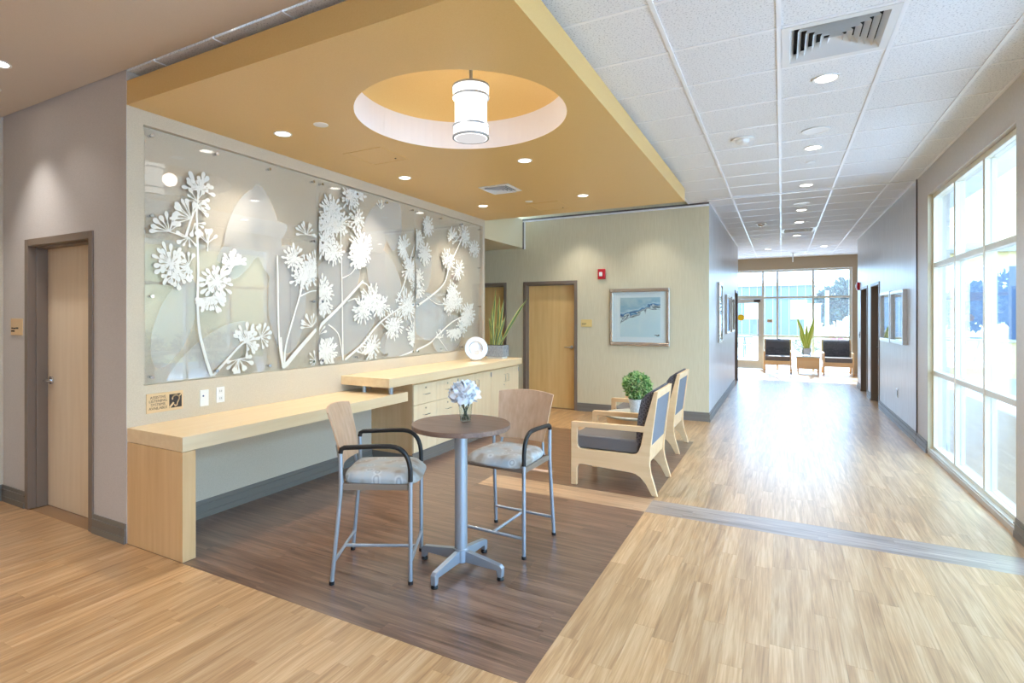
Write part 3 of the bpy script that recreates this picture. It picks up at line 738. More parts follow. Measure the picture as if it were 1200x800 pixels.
for q, lb in (((-3.46, -3.04, 3.68, 4.10), 'square painted access hatch beside the round recess'), ((-2.93, -2.49, 6.48, 7.0), 'square painted access hatch near the khaki wall')):
    t = thing('access_hatch', lb, 'hatch', ((q[0] + q[1]) / 2, (q[2] + q[3]) / 2, ZS))
    fr = MB(); e = .018
    for a, b, c, d in ((q[0], q[1], q[2], q[2] + e), (q[0], q[1], q[3] - e, q[3]), (q[0], q[0] + e, q[2] + e, q[3] - e), (q[1] - e, q[1], q[2] + e, q[3] - e)):
        fr.box(a, b, c, d, ZS - .004, ZS)
    fr.build('hatch_rim', 'gold', t); bx(q[0] + e + .002, q[1] - e - .002, q[2] + e + .002, q[3] - e - .002, ZS - .002, ZS).build('hatch_door', 'gold', t)
    MB().tube([(q[1] - .09, q[3] - .09, ZS - .006), (q[1] - .09, q[3] - .09, ZS)], .008, 8).build('latch', 'dark', t)

# pendant lamp in the recess
px, py_ = -1.99, 3.43
t = thing('pendant_lamp', 'white cylinder pendant lamp with silver bands in the round recess', 'lamp', (px, py_, 2.84))
MB().tube([(px, py_, 3.2405), (px, py_, 3.475)], .012, 10).build('rod', 'steel', t, smooth=True)
MB().lathe([(.0001, 3.475), (.06, 3.475), (.06, 3.455), (.0001, 3.455)], (px, py_, 0), 24).build('canopy', 'steel', t)
MB().lathe([(.117, 2.86), (.117, 3.23)], (px, py_, 0), 48, False).build('shade', 'lamp_shade', t, smooth=True)
MB().lathe([(.0001, 3.2405), (.118, 3.2405), (.118, 3.231), (.0001, 3.231)], (px, py_, 0), 40).build('top_cap', 'steel', t, smooth=True)
for z0, z1, r in ((2.882, 2.94, .127), (3.165, 3.225, .131)):
    MB().lathe([(r - .006, z0), (r, z0), (r, z1), (r - .006, z1)], (px, py_, 0), 48, True).build('glass_band', 'lamp_shade', t, smooth=True)
for z, r in ((2.945, .132), (3.158, .134), (3.232, .136), (2.868, .134)):
    MB().lathe([(r - .012, z - .007), (r, z - .007), (r, z + .007), (r - .012, z + .007)], (px, py_, 0), 48, True).build('metal_ring', 'steel', t, smooth=True)
MB().lathe([(.0001, 2.858), (.112, 2.858), (.112, 2.864), (.0001, 2.864)], (px, py_, 0), 40).build('bottom_diffuser', 'lamp_diff', t, smooth=True)
for a in range(3):
    an = a * 2.094 + .5; lamp('POINT', (px + .2 * math.cos(an), py_ + .2 * math.sin(an), 3.04), 1.2, WARM, t, .07)

# ---------------------------------------------------------------- glass mural
GXF = XF - .010           # front face of the glass
def gp(u, v):
    y, z = onx(u, v, GXF); return y, z
PAN = [(2.245, 3.868), (3.892, 5.475), (5.499, 7.178)]
PLAB = ['glass mural panel with sparse white sprays beside the assistive listening sign', 'glass mural panel with the fullest white flower sprays, between the other two', 'glass mural panel with white sprays behind the silver plate']
panels = []
for (a, b), lb in zip(PAN, PLAB):
    t = thing('mural_panel', lb, 'glass mural', (GXF, (a + b) / 2, 1.085), group='glass mural panels')
    bx(GXF - .010, GXF, a, b, 1.085, 2.905).build('glass_sheet', 'mural_glass', t)
    n_y = 4
    for i in range(4):
        yy = a + .045 + (b - a - .09) * i / 3
        zz = (1.13, 2.865) if i in (1, 2) else (1.13, 1.71, 2.29, 2.865)
        for z in zz:
            MB().tube([(XF - .05, yy, z), (GXF - .0105, yy, z)], .010, 10).tube([(GXF + .0005, yy, z), (GXF + .014, yy, z)], .0125, 12).build('standoff', 'chrome', t, smooth=True)
    panels.append(t)
def panel_of(y):
    for k, (a, b) in enumerate(PAN):
        if y < b + .012: return k
    return 2
XT0, XT1 = GXF + .0006, GXF + .0026
def clampy(y, k): return min(max(y, PAN[k][0] + .004), PAN[k][1] - .004)
rng = random.Random(21)
def add_poly(mb, pts):
    m = len(pts); k = len(mb.v)
    x1 = XT1 + rng.uniform(0, .0022)
    mb.add([(XT0, y, z) for y, z in pts] + [(x1, y, z) for y, z in pts],
           [tuple(range(m, 2 * m))] + [(i, (i + 1) % m, (i + 1) % m + m, i + m) for i in range(m)])
def bud(mb, cy_, cz, ang, length, fat, stalk=.0032):
    c, s = math.cos(ang), math.sin(ang)
    prof = [(0, stalk), (.52, stalk), (.64, fat * .4), (.76, fat * .85), (.88, fat), (.96, fat * .7), (1.0, fat * .25)]
    pts = [(t * length, w_) for t, w_ in prof] + [(t * length, -w_) for t, w_ in reversed(prof)]
    add_poly(mb, [(cy_ + c * a - s * b, cz + s * a + c * b) for a, b in pts])
clusters = {0: [], 1: [], 2: []}
def cluster(u, v, rad, nb, a0=0, a1=360, fat=.0128):
    rad *= .86; nb = int(nb * 1.35)
    y, z = gp(u, v); k = panel_of(y); mb = MB()
    for i in range(nb):
        an = R(a0 + (a1 - a0) * (i + .5) / nb + rng.uniform(-9, 9)); ln = rad * rng.uniform(.72, 1.06)
        bud(mb, y, z, an, ln, fat * rng.uniform(.75, 1.15) * min(1, ln / .12))
        if nb > 11: bud(mb, y, z, an + .2, ln * rng.uniform(.5, .75), fat * .85)
    lo, hi = PAN[k][0] + .005, PAN[k][1] - .005
    mb.v = [(x, min(max(yy, lo), hi), min(max(zz, 1.092), 2.898)) for x, yy, zz in mb.v]
    mb.build('flower_cluster', 'print_white', panels[k])
A = lambda x, y: (170 + x / 7.275, 190 + y / 7.275)
B_ = lambda x, y: (320 + x / 3.333, 200 + y / 3.333)
C_ = lambda x, y: (160 + x / 5.44, 300 + y / 5.44)
for x, y, r, nb, a0, a1 in ((460, 235, .17, 9, -10, 190), (440, 330, .13, 6, -60, 200), (390, 480, .19, 7, 60, 210), (440, 380, .13, 4, -40, 60), (205, 590, .18, 6, 30, 200), (420, 520, .13, 4, -110, 20), (530, 690, .15, 5, 40, 150), (370, 640, .12, 4, 150, 330)):
    cluster(*A(x, y), r, nb, a0, a1, .0175)
for x, y, r, nb, a0, a1 in ((215, 50, .19, 11, 0, 360), (250, 110, .15, 8, 150, 400), (510, 165, .20, 14, 0, 360), (470, 260, .17, 10, 180, 360), (330, 60, .15, 8, 60, 300), (620, 60, .16, 9, 0, 220), (700, 545, .20, 9, -90, 170), (790, 515, .15, 7, -80, 120), (650, 655, .17, 7, 180, 370)):
    cluster(*C_(x, y), r, nb, a0, a1, .0175)
for x, y, r, nb, a0, a1 in (
    (78, 345, .17, 10, 0, 360), (130, 250, .16, 8, -20, 200), (300, 105, .19, 12, 0, 360), (335, 90, .14, 9, -60, 150), (225, 160, .21, 15, 0, 360), (265, 205, .19, 13, 0, 360), (215, 215, .2, 14, 0, 360),
    (200, 285, .2, 14, 0, 360), (240, 320, .18, 12, 0, 360), (130, 390, .18, 12, 0, 360), (110, 420, .17, 9, 0, 360), (165, 370, .17, 10, 0, 360), (190, 470, .20, 14, 0, 360), (195, 515, .18, 9, 180, 360), (150, 610, .18, 7, 30, 200), (175, 640, .15, 6, 0, 200),
    (205, 705, .20, 17, 0, 360), (165, 740, .12, 5, 90, 270), (330, 190, .17, 10, 0, 360), (345, 300, .24, 22, 0, 360), (330, 340, .18, 14, 0, 360), (420, 150, .12, 4, 30, 150),
    (385, 500, .22, 17, 0, 360), (350, 545, .2, 13, 0, 360), (420, 530, .2, 13, 0, 360), (385, 690, .2, 12, 0, 360), (350, 715, .14, 6, 0, 180),
    (605, 215, .17, 13, 0, 360), (515, 300, .20, 13, 30, 300), (555, 270, .19, 12, 0, 360), (590, 320, .20, 14, 0, 360), (530, 385, .20, 14, 0, 360), (565, 420, .18, 12, 0, 360), (565, 465, .17, 9, 180, 360),
    (700, 260, .17, 10, 0, 220), (745, 250, .20, 13, 0, 360), (790, 305, .18, 12, 0, 360), (680, 345, .19, 11, 0, 360), (725, 385, .18, 11, 0, 360), (700, 470, .19, 13, 0, 360), (685, 520, .19, 13, 0, 360), (710, 500, .2, 12, 0, 360), (762, 560, .24, 22, 0, 360),
    (700, 620, .2, 12, 180, 360), (520, 520, .24, 18, 0, 360), (550, 635, .2, 15, 0, 360), (475, 600, .22, 15, 0, 360), (650, 655, .14, 6, 0, 180), (735, 615, .18, 10, 0, 360)):
    cluster(*B_(x, y), r, nb, a0, a1)
    if nb >= 9: cluster(*B_(x + rng.uniform(-16, 16), y + rng.uniform(-22, 22)), r * .8, max(6, nb - 3), a0, a1, .0115)
def stem(pts, w0, w1=None):
    P = [Vector((*gp(u, v), 0)) for u, v in pts]; w1 = w1 or w0 * .6
    Q = []
    for i in range(len(P) - 1):                      # smooth curve through the points
        p0, p1, p2, p3 = P[max(i - 1, 0)], P[i], P[i + 1], P[min(i + 2, len(P) - 1)]
        for s in range(6):
            t_ = s / 6; Q.append(.5 * ((2 * p1) + (p2 - p0) * t_ + (2 * p0 - 5 * p1 + 4 * p2 - p3) * t_ ** 2 + (3 * p1 - p0 - 3 * p2 + p3) * t_ ** 3))
    Q.append(P[-1]); m = len(Q); segs = {}
    for i in range(m - 1):
        k = panel_of((Q[i].x + Q[i + 1].x) / 2); d = (Q[i + 1] - Q[i]).normalized(); nrm = Vector((-d.y, d.x, 0))
        wa = w0 + (w1 - w0) * i / m; wb = w0 + (w1 - w0) * (i + 1) / m
        pts_ = [Q[i] + nrm * wa, Q[i + 1] + nrm * wb + d * .002, Q[i + 1] - nrm * wb + d * .002, Q[i] - nrm * wa]
        lo, hi = PAN[k][0] + .005, PAN[k][1] - .005
        add_poly(segs.setdefault(k, MB()), [(min(max(q.x, lo), hi), min(max(q.y, 1.092), 2.898)) for q in pts_])
    for k, mb in segs.items(): mb.build('flower_stem', 'print_white', panels[k])
stem([C_(480, 765), C_(440, 650), C_(400, 480), C_(388, 300), C_(392, 60), A(440, 520), A(440, 380), A(460, 235)], .013, .006)
stem([C_(490, 760), C_(650, 580), C_(700, 545), C_(800, 510)], .010)
stem([A(345, 640), A(390, 485), A(430, 400)], .010); stem([A(345, 640), A(205, 590)], .006); stem([A(530, 760), A(535, 690)], .007)
stem([B_(40, 770), B_(22, 640), B_(16, 330)], .012); stem([B_(45, 768), B_(50, 680), B_(100, 500), B_(130, 390), B_(140, 350)], .011)
stem([B_(38, 772), B_(150, 640), B_(260, 530), B_(350, 430)], .022, .012); stem([B_(272, 740), B_(268, 430), B_(262, 220)], .009)
stem([B_(280, 738), B_(350, 675), B_(420, 590), B_(520, 520)], .013); stem([B_(215, 600), B_(255, 640), B_(270, 725)], .008)
stem([B_(345, 435), B_(370, 450), B_(385, 500)], .008); stem([B_(290, 510), B_(330, 500), B_(350, 545)], .007)
stem([B_(105, 490), B_(150, 470), B_(185, 470)], .007); stem([B_(30, 650), B_(35, 720), B_(40, 770)], .008)
stem([B_(490, 728), B_(600, 680), B_(640, 645), B_(700, 590), B_(762, 560)], .012); stem([B_(560, 530), B_(660, 450), B_(690, 370), B_(725, 290), B_(745, 250)], .014, .007)
stem([B_(480, 515), B_(515, 430), B_(540, 330), B_(560, 260)], .010); stem([B_(640, 645), B_(680, 700)], .006)
stem([B_(600, 490), B_(640, 520), B_(690, 520)], .007); stem([B_(268, 420), B_(310, 395), B_(350, 320)], .006)
stem([B_(420, 590), B_(450, 620), B_(475, 600)], .006)
def frosted(u, v, du, dv, rot, k=None):
    y, z = gp(u, v); kk = panel_of(y); mb = MB(); pts = []
    for i in range(36):
        a = 2 * math.pi * i / 36; rr = 1 - .25 * math.cos(a) ** 4
        p, q = du * math.cos(a), dv * math.sin(a) * rr
        pts.append((y + p * math.cos(rot) - q * math.sin(rot), z + p * math.sin(rot) + q * math.cos(rot)))
    lo, hi = PAN[kk][0] + .005, PAN[kk][1] - .005
    pts = [(min(max(a, lo), hi), min(max(b, 1.092), 2.898)) for a, b in pts]
    m = len(pts); mb.add([(GXF - .0106, a, b) for a, b in pts], [tuple(range(m))])
    mb.build('frosted_leaf', 'frost', panels[kk])
for u, v, du, dv, rot in ((*B_(400, 250), .40, .20, 1.2), (*B_(470, 190), .36, .17, 1.6), (*B_(440, 430), .42, .26, -1.0), (*B_(300, 610), .5, .24, .5), (*B_(610, 570), .55, .3, -.3), (*B_(250, 430), .4, .26, .6), (*B_(560, 400), .4, .3, .7),
                           (*B_(690, 640), .4, .26, .3), (*A(860, 600), .42, .17, 1.25), (*A(1040, 600), .42, .15, 1.8), (*A(940, 680), .40, .13, .5), (*C_(470, 620), .42, .13, .6), (*C_(250, 420), .36, .14, 1.2), (*B_(60, 500), .22, .5, 0), (*B_(520, 650), .5, .22, .2)):
    frosted(u, v, du, dv, rot)

# ---------------------------------------------------------------- signs, switches, alarms on the walls
t = thing('wall_sign', 'tan assistive listening sign with dark ear symbol under the mural', 'sign', (XF, 2.375, .87))
# plate centre follows the photograph; text runs along Y
sy0_, sy1_, sz0, sz1 = 2.244, 2.513, .872, 1.012
bx(XF, XF + .006, sy0_, sy1_, sz0, sz1).build('plate', 'sign_tan', t, bevel=.0015)
vs_, fs_ = text_mesh('ASSISTIVE\nLISTENING\nSYSTEMS\nAVAILABLE', .0275, .95)
MB().add([(XF + .0065 + z, 2.326 + x * .98, .942 + y) for x, y, z in vs_], fs_).build('lettering', 'sign_ink', t)
pic = bx(XF + .006, XF + .0072, 2.408, 2.502, .892, .992).build('symbol_field', 'ink', t)
ear = MB(); xe = XF + .0078
def flat_path(mb, pts, wdt):
    P = [Vector((a, b, 0)) for a, b in pts]
    for i in range(len(P) - 1):
        d = (P[i + 1] - P[i]).normalized(); q = Vector((-d.y, d.x, 0)) * wdt / 2; e = d * wdt * .3
        mb.add([(xe, *(P[i] - e + q).xy), (xe, *(P[i + 1] + e + q).xy), (xe, *(P[i + 1] + e - q).xy), (xe, *(P[i] - e - q).xy)], [(0, 1, 2, 3)])
cy0, cz0 = 2.457, .958
flat_path(ear, [(cy0 + .026 * math.cos(R(a)), cz0 + .024 * math.sin(R(a))) for a in range(190, -41, -20)] + [(cy0 + .012, .925), (cy0 + .008, .908), (cy0 - .004, .902), (cy0 - .010, .912)], .010)
flat_path(ear, [(2.412, .897), (2.438, .926)], .014); flat_path(ear, [(2.484, .974), (2.499, .989)], .010)
ear.build('ear_symbol', 'sign_tan', pic)
t = thing('wall_plate', 'white wall plate with a blue indicator dot', 'wall plate', (XF, 2.686, .864))
bx(XF, XF + .007, 2.65, 2.722, .866, .992).build('plate', 'white', t, bevel=.002)
MB().tube([(XF + .007, 2.676, .946), (XF + .0085, 2.676, .946)], .007, 12).build('indicator', 'blue_dot', t)
t = thing('power_outlet', 'white power outlet beside the plate with the blue dot', 'outlet', (XF, 2.826, .872))
bx(XF, XF + .006, 2.79, 2.862, .876, 1.0).build('plate', 'white', t, bevel=.002)
for z in (.908, .966):
    bx(XF + .006, XF + .008, 2.808, 2.844, z - .02, z + .02).build('socket', 'white_metal', t, bevel=.004)
    bx(XF + .008, XF + .0085, 2.817, 2.82, z - .006, z + .008).box(XF + .008, XF + .0085, 2.831, 2.834, z - .006, z + .008).build('slot', 'dark', t)
def sign_x(x0, x1, z0, z1, y, mat, label, lines):
    t = thing('wall_sign', label, 'sign', ((x0 + x1) / 2, y, z0))
    bx(x0, x1, y - .006, y, z0, z1).build('plate', mat, t, bevel=.001)
    m = MB()
    for a, b, z, h in lines: m.box(x0 + (x1 - x0) * a, x0 + (x1 - x0) * b, y - .0068, y - .0058, z0 + (z1 - z0) * z, z0 + (z1 - z0) * (z + h))
    m.build('lettering', 'ink', t)
sign_x(-5.68, -5.475, 1.41, 1.548, YL, 'sign_tan', 'small tan room sign beside the pale wooden door', [(.06, .2, .38, .08), (.22, .42, .37, .08), (.44, .66, .38, .09), (.04, .34, .2, .09)])
sign_x(-2.915, -2.73, 1.39, 1.51, YB, 'sign_yellow', 'small pale yellow room sign between golden door and painting', [(.06, .5, .42, .06), (.08, .42, .3, .06)])
def alarm_x(x, y, z, label):
    t = thing('fire_alarm', label, 'fire alarm', (x, y, z))
    bx(x - .062, x + .062, y - .035, y, z, z + .165).build('housing', 'red', t, bevel=.008)
    bx(x - .035, x + .02, y - .055, y - .034, z + .045, z + .115).build('strobe_lens', 'white', t, bevel=.012)
alarm_x(-2.565, YB, 2.165, 'red fire alarm strobe on the khaki wall above the painting')
t = thing('fire_alarm', 'red fire alarm strobe at the end of the silvery corridor wall', 'fire alarm', (XR, 14.05, 2.12))
bx(XR - .05, XR, 13.99, 14.11, 2.12, 2.29).build('housing', 'red', t, bevel=.008); bx(XR - .07, XR - .049, 14.02, 14.08, 2.17, 2.24).build('strobe_lens', 'white', t)
t = thing('power_outlet', 'grey power outlet low on the silvery corridor wall', 'outlet', (XR, 9.69, .4))
bx(XR - .006, XR, 9.65, 9.73, .40, .53).build('plate', 'frame_silver', t); bx(XR - .008, XR - .006, 9.67, 9.71, .425, .505).build('socket', 'base', t)
t = thing('light_switch', 'dark switch plate between the corridor door and the entrance', 'switch', (XR, 14.0, 1.1))
bx(XR - .006, XR, 13.96, 14.04, 1.1, 1.23).build('plate', 'base', t); bx(XR - .012, XR - .006, 13.985, 14.015, 1.14, 1.19).build('toggle', 'dark', t)
t = thing('wall_sign', 'small tan sign on the entrance glass beside the door', 'sign', (-.306, YF, 1.36))
bx(-.37, -.24, YF + .05, YF + .058, 1.38, 1.47).build('plate', 'sign_tan', t); bx(-.35, -.26, YF + .049, YF + .05, 1.42, 1.435).build('lettering', 'ink', t)

# framed pictures
def picture_back():
    t = thing('framed_painting', 'blue and white abstract painting in a silver frame on khaki wall', 'picture', (-1.967, YB, 1.1))
    x0, x1, z0, z1 = -2.43, -1.504, 1.10, 2.00; w_ = .055; y = YB
    for a, b, c, d in ((x0, x1, z0, z0 + w_), (x0, x1, z1 - w_, z1), (x0, x0 + w_, z0 + w_, z1 - w_), (x1 - w_, x1, z0 + w_, z1 - w_)):
        bx(a, b, y - .035, y, c, d).build('frame_rail', 'frame_silver', t, bevel=.01)
    bx(x0 + w_, x1 - w_, y - .014, y - .006, z0 + w_, z1 - w_).build('mat_board', 'mat_board', t)
    bx(-2.262, -1.643, y - .016, y - .014, 1.238, 1.858).build('painting', 'art', t)
    m = MB()
    for a, b, c, d in ((-1.73, -1.69, 1.265, 1.275), (-1.70, -1.66, 1.255, 1.268), (-1.68, -1.655, 1.27, 1.28)):
        m.box(a, b, y - .0165, y - .0159, c, d)
    m.build('brush_mark', 'ink', t)
    bx(x0 + w_, x1 - w_, y - .022, y - .020, z0 + w_, z1 - w_).build('glazing', 'pane', t)
picture_back()
def picture_y(xface, sgn, y0, y1, z0, z1, dep, label, fm='silver', w_=.045, group=None):
    t = thing('framed_picture', label, 'picture', (xface, (y0 + y1) / 2, z0), group=group)
    X = lambda a, b: (min(xface + sgn * a, xface + sgn * b), max(xface + sgn * a, xface + sgn * b))
    for a, b, c, d in ((y0, y1, z0, z0 + w_), (y0, y1, z1 - w_, z1), (y0, y0 + w_, z0 + w_, z1 - w_), (y1 - w_, y1, z0 + w_, z1 - w_)):
        bx(*X(0, dep), a, b, c, d).build('frame_rail', fm, t, bevel=.004)
    bx(*X(0, .012), y0 + w_, y1 - w_, z0 + w_, z1 - w_).build('mat_board', 'mat_board', t)
    bx(*X(.012, .014), y0 + w_ + .12, y1 - w_ - .12, z0 + w_ + .12, z1 - w_ - .12).build('print', 'art_pale', t)
    bx(*X(.018, .02), y0 + w_, y1 - w_, z0 + w_, z1 - w_).build('glazing', 'pane', t)
picture_y(XR, -1, 10.05, 10.96, 1.17, 1.945, .05, 'silver framed picture beside the brown corridor door', 'silver')
picture_y(XR, -1, 9.02, 9.98, 1.18, 1.93, .05, 'silver framed picture closer to the dark joint strip', 'silver')
picture_y(XC, 1, 9.89, 10.47, 1.116, 2.14, .035, 'tall narrow framed picture near the khaki wall corner', 'frame_silver')
picture_y(XC, 1, 11.3, 12.06, 1.225, 1.98, .035, 'framed picture in the middle of the three on that wall', 'frame_silver')
picture_y(XC, 1, 12.49, 13.17, 1.225, 1.97, .035, 'framed picture beside the dark corridor end door', 'frame_silver')

# ---------------------------------------------------------------- built-in desk and cabinets
XD = -3.345
t = thing('built_in_desk', 'long low maple desk counter below the flower mural', 'desk', (-3.66, 3.3, 0))
bx(XF + .001, XD, 2.117, 4.49, .703, .797).build('worktop', 'maple_y', t, bevel=.002)
bx(XF + .001, XD, 2.117, 2.207, 0, .7).build('end_panel', 'maple_z', t, bevel=.002)
bx(XF + .001, XF + .05, 2.207, 4.49, .62, .7).build('wall_cleat', 'maple_y', t)
t = thing('raised_counter', 'raised maple counter over the drawers and cabinets', 'counter', (-3.66, 5.7, .797))
bx(XF + .001, XD, 4.19, 7.262, .868, .957).build('worktop', 'maple_y', t, bevel=.002)
for x, y in ((-3.73, 4.27), (-3.39, 4.27)):
    MB().tube([(x, y, .797), (x, y, .868)], .021, 20).build('support_post', 'steel', t, smooth=True)
XK = -3.40
def cabinet(y0, y1, kind, label, side=False):
    t = thing('base_cabinet', label, 'cabinet', ((XF + XK) / 2, (y0 + y1) / 2, 0))
    bx(XF + .001, XK - .02, y0 + .001, y1 - .001, .10, .866).build('carcass', 'maple_z', t)
    bx(XF + .001, XK - .02, y0 + .001, y1 - .001, 0, .10).build('toe_kick', 'base', t)
    mb = MB()
    for d, z0, z1 in ((.018, 0, .045), (.012, .045, .095), (.008, .095, .118)): mb.box(XK - .02, XK - .02 + d, y0, y1, z0, z1)
    mb.build('plinth', 'base', t)
    g = .0022
    if kind == 'drawers':
        zz = [.122, .415, .622, .842]
        for z0, z1 in zip(zz, zz[1:]):
            d = bx(XK - .019, XK, y0 + g, y1 - g, z0 + g, z1 - g).build('drawer_front', 'maple_cab', t, bevel=.0012)
            c = (y0 + y1) / 2; zh = z1 - .115 if z1 > .5 else z1 - .10
            MB().tube([(XK, c - .048, zh), (XK + .028, c - .048, zh), (XK + .028, c + .048, zh), (XK, c + .048, zh)], .0042, 8).build('pull', 'chrome', d, smooth=True)
            if z1 > .5: MB().tube([(XK, c, z1 - .048), (XK + .005, c, z1 - .048)], .009, 14).build('lock', 'chrome', d, smooth=True)
    else:
        c = (y0 + y1) / 2
        for s, (a, b) in ((1, (y0, c)), (-1, (c, y1))):
            d = bx(XK - .019, XK, a + g, b - g, .122, .842).build('cabinet_door', 'maple_cab', t, bevel=.0012)
            yh = c - s * .045
            MB().tube([(XK, yh, .66), (XK + .028, yh, .66), (XK + .028, yh, .758), (XK, yh, .758)], .0042, 8).build('pull', 'chrome', d, smooth=True)
            yq = a + .006 if s == 1 else b - .006
            for zq in (.79, .18): MB().tube([(XK + .003, yq, zq - .03), (XK + .003, yq, zq + .03)], .005, 8).build('hinge', 'steel', d, smooth=True)
        MB().tube([(XK, c - .045, .615), (XK + .005, c - .045, .615)], .009, 14).build('lock', 'chrome', t, smooth=True)
    return t
cabinet(4.66, 5.10, 'drawers', 'maple drawer cabinet next to the knee space of the desk')
cabinet(5.10, 5.545, 'drawers', 'maple drawer cabinet between drawers and double doors')
cabinet(5.545, 6.395, 'doors', 'double door maple cabinet adjoining the drawer units')
cabinet(6.395, 7.255, 'doors', 'double door maple cabinet at the hall end of the counter')

# ---------------------------------------------------------------- plate, planters, plants
def blade(mb, x, y, z, h, wd, lean, az, twist, ldir, curve=.1, n_=9):
    """sword leaf: five vertices across, folded; outer strips use material 1"""
    rows = []
    for i in range(n_ + 1):
        t_ = i / n_; zz = z + h * t_ * math.cos(lean * .6 * t_); off = h * (math.sin(lean) * t_ + curve * t_ * t_ * math.sin(lean + .2))
        w_ = wd * (.55 + .9 * t_ - 1.45 * t_ ** 4) * .8 if t_ < 1 else .0015
        w_ = max(w_, .0015); a = az + twist * t_; cx, cy_ = x + off * math.cos(ldir), y + off * math.sin(ldir)
        dx, dy = math.cos(a), math.sin(a); nx, ny = -dy, dx
        rows.append([(cx + dx * w_ * q + nx * w_ * f, cy_ + dy * w_ * q + ny * w_ * f, zz) for q, f in ((-1, .25), (-.62, .1), (0, -.1), (.62, .1), (1, .25))])
    o = len(mb.v); mb.v += [p for r_ in rows for p in r_]
    for i in range(n_):
        for q in range(4):
            a = o + i * 5 + q; mb.f.append((a, a + 1, a + 6, a + 5)); mb.mi.append(1 if q in (0, 3) else 0)
def snake_plant(parent, x, y, z, leaves, mats):
    for h, wd, lean, az, dx, dy, *ld in leaves:
        mb = MB(); blade(mb, x + dx, y + dy, z, h, wd, lean, az, .5 * (1 if dx > 0 else -1), ld[0] if ld else .5); mb.build('leaf', mats, parent, smooth=True)
# silver plate on its stand
t = thing('silver_plate', 'round silver display plate standing on the raised counter', 'plate', (-3.68, 6.5, .957))
tilt = Matrix.Translation((-3.69, 6.5, 1.125)) @ Matrix.Rotation(R(-52), 4, 'Z') @ Matrix.Rotation(R(80), 4, 'Y')
mb = MB().lathe([(.0001, .004), (.082, .004), (.092, .010), (.098, .016), (.108, .014), (.15, .022), (.158, .019), (.158, .014), (.105, .008), (.09, .002), (.0001, -.002)], (0, 0, 0), 48)
mb.v = [tuple(tilt @ Vector(p)) for p in mb.v]; mb.build('dish', 'silver', t, smooth=True)
mb = MB()
for s in (-1, 1):
    ox, oy = .06 * s * math.sin(R(52)), .06 * s * math.cos(R(52))
    c = Vector((-3.69 + ox, 6.5 + oy, 0))
    f = Vector((math.cos(R(-52)), math.sin(R(-52)), 0))
    mb.tube([c + f * .06 + Vector((0, 0, .985)), c + f * .055 + Vector((0, 0, .962)), c - f * .03 + Vector((0, 0, .962)), c - f * .09 + Vector((0, 0, .962)), c - f * .045 + Vector((0, 0, 1.09))], .0035, 6)
mb.build('stand', 'silver', t, smooth=True)
# planter with the snake plant on the raised counter
t = thing('potted_snake_plant', 'yellow edged snake plant in a grey stone planter on the counter', 'plant', (-3.635, 7.02, .957))
bx(-3.785, -3.49, 6.93, 7.12, .982, 1.145).build('planter', 'stone', t, bevel=.006)
bx(-3.765, -3.51, 6.95, 7.10, .957, .982).build('planter_foot', 'white', t)
bx(-3.775, -3.50, 6.94, 7.11, 1.143, 1.15).build('soil', 'soil', t)
lv = [(.82, .03, .04, .2, -.07, .0), (.72, .028, .03, .5, .0, .02), (.66, .028, .10, .0, .03, -.01), (.55, .028, .03, .3, -.10, .01), (.5, .028, -.06, .6, -.03, -.03), (.46, .03, .05, 1.0, .05, .02), (.42, .028, .1, .1, -.05, .03),
      (.72, .036, .52, .5, .06, .0), (.42, .03, .25, .4, .02, -.02), (.40, .028, -.16, .7, -.06, .02), (.33, .026, -.1, .4, .08, .02), (.3, .026, .12, .9, -.02, .0)]
snake_plant(t, -3.645, 7.02, 1.145, lv, ('leaf', 'leaf_edge'))

# ---------------------------------------------------------------- bistro table
tx, ty = -1.75, 2.895
t = thing('bistro_table', 'tall round table with dark walnut top and grey steel pedestal', 'table', (tx, ty, 0))
MB().lathe([(.0001, .876), (.302, .876), (.305, .879), (.305, .902), (.302, .905), (.0001, .905)], (tx, ty, 0), 72).build('tabletop', 'walnut_top', t, smooth=True)
MB().lathe([(.0001, .868), (.10, .868), (.10, .876), (.0001, .876)], (tx, ty, 0), 24).build('mount_plate', 'steel', t)
MB().lathe([(.0395, .10), (.0395, .868)], (tx, ty, 0), 32).build('column', 'steel', t, smooth=True)
MB().lathe([(.0001, .055), (.046, .055), (.046, .13), (.04, .135), (.0001, .135)], (tx, ty, 0), 24).build('hub', 'steel', t, smooth=True)
for k in range(4):
    a = R(-2) + k * math.pi / 2; c, s = math.cos(a), math.sin(a)
    side = [(.035, .055), (.26, .055), (.268, .018), (.295, .018), (.298, .075), (.28, .09), (.04, .125)]
    m = MB().prism(side, [], lambda p, q, w_: (tx + c * p - s * w_, ty + s * p + c * w_, q), -.017, .017)
    f = m.build('foot', 'steel', t, bevel=.004)
    MB().lathe([(.0001, 0), (.02, 0), (.022, .008), (.018, .016), (.0001, .018)], (tx + c * .28, ty + s * .28, 0), 16).build('glide', 'black', f, smooth=True)
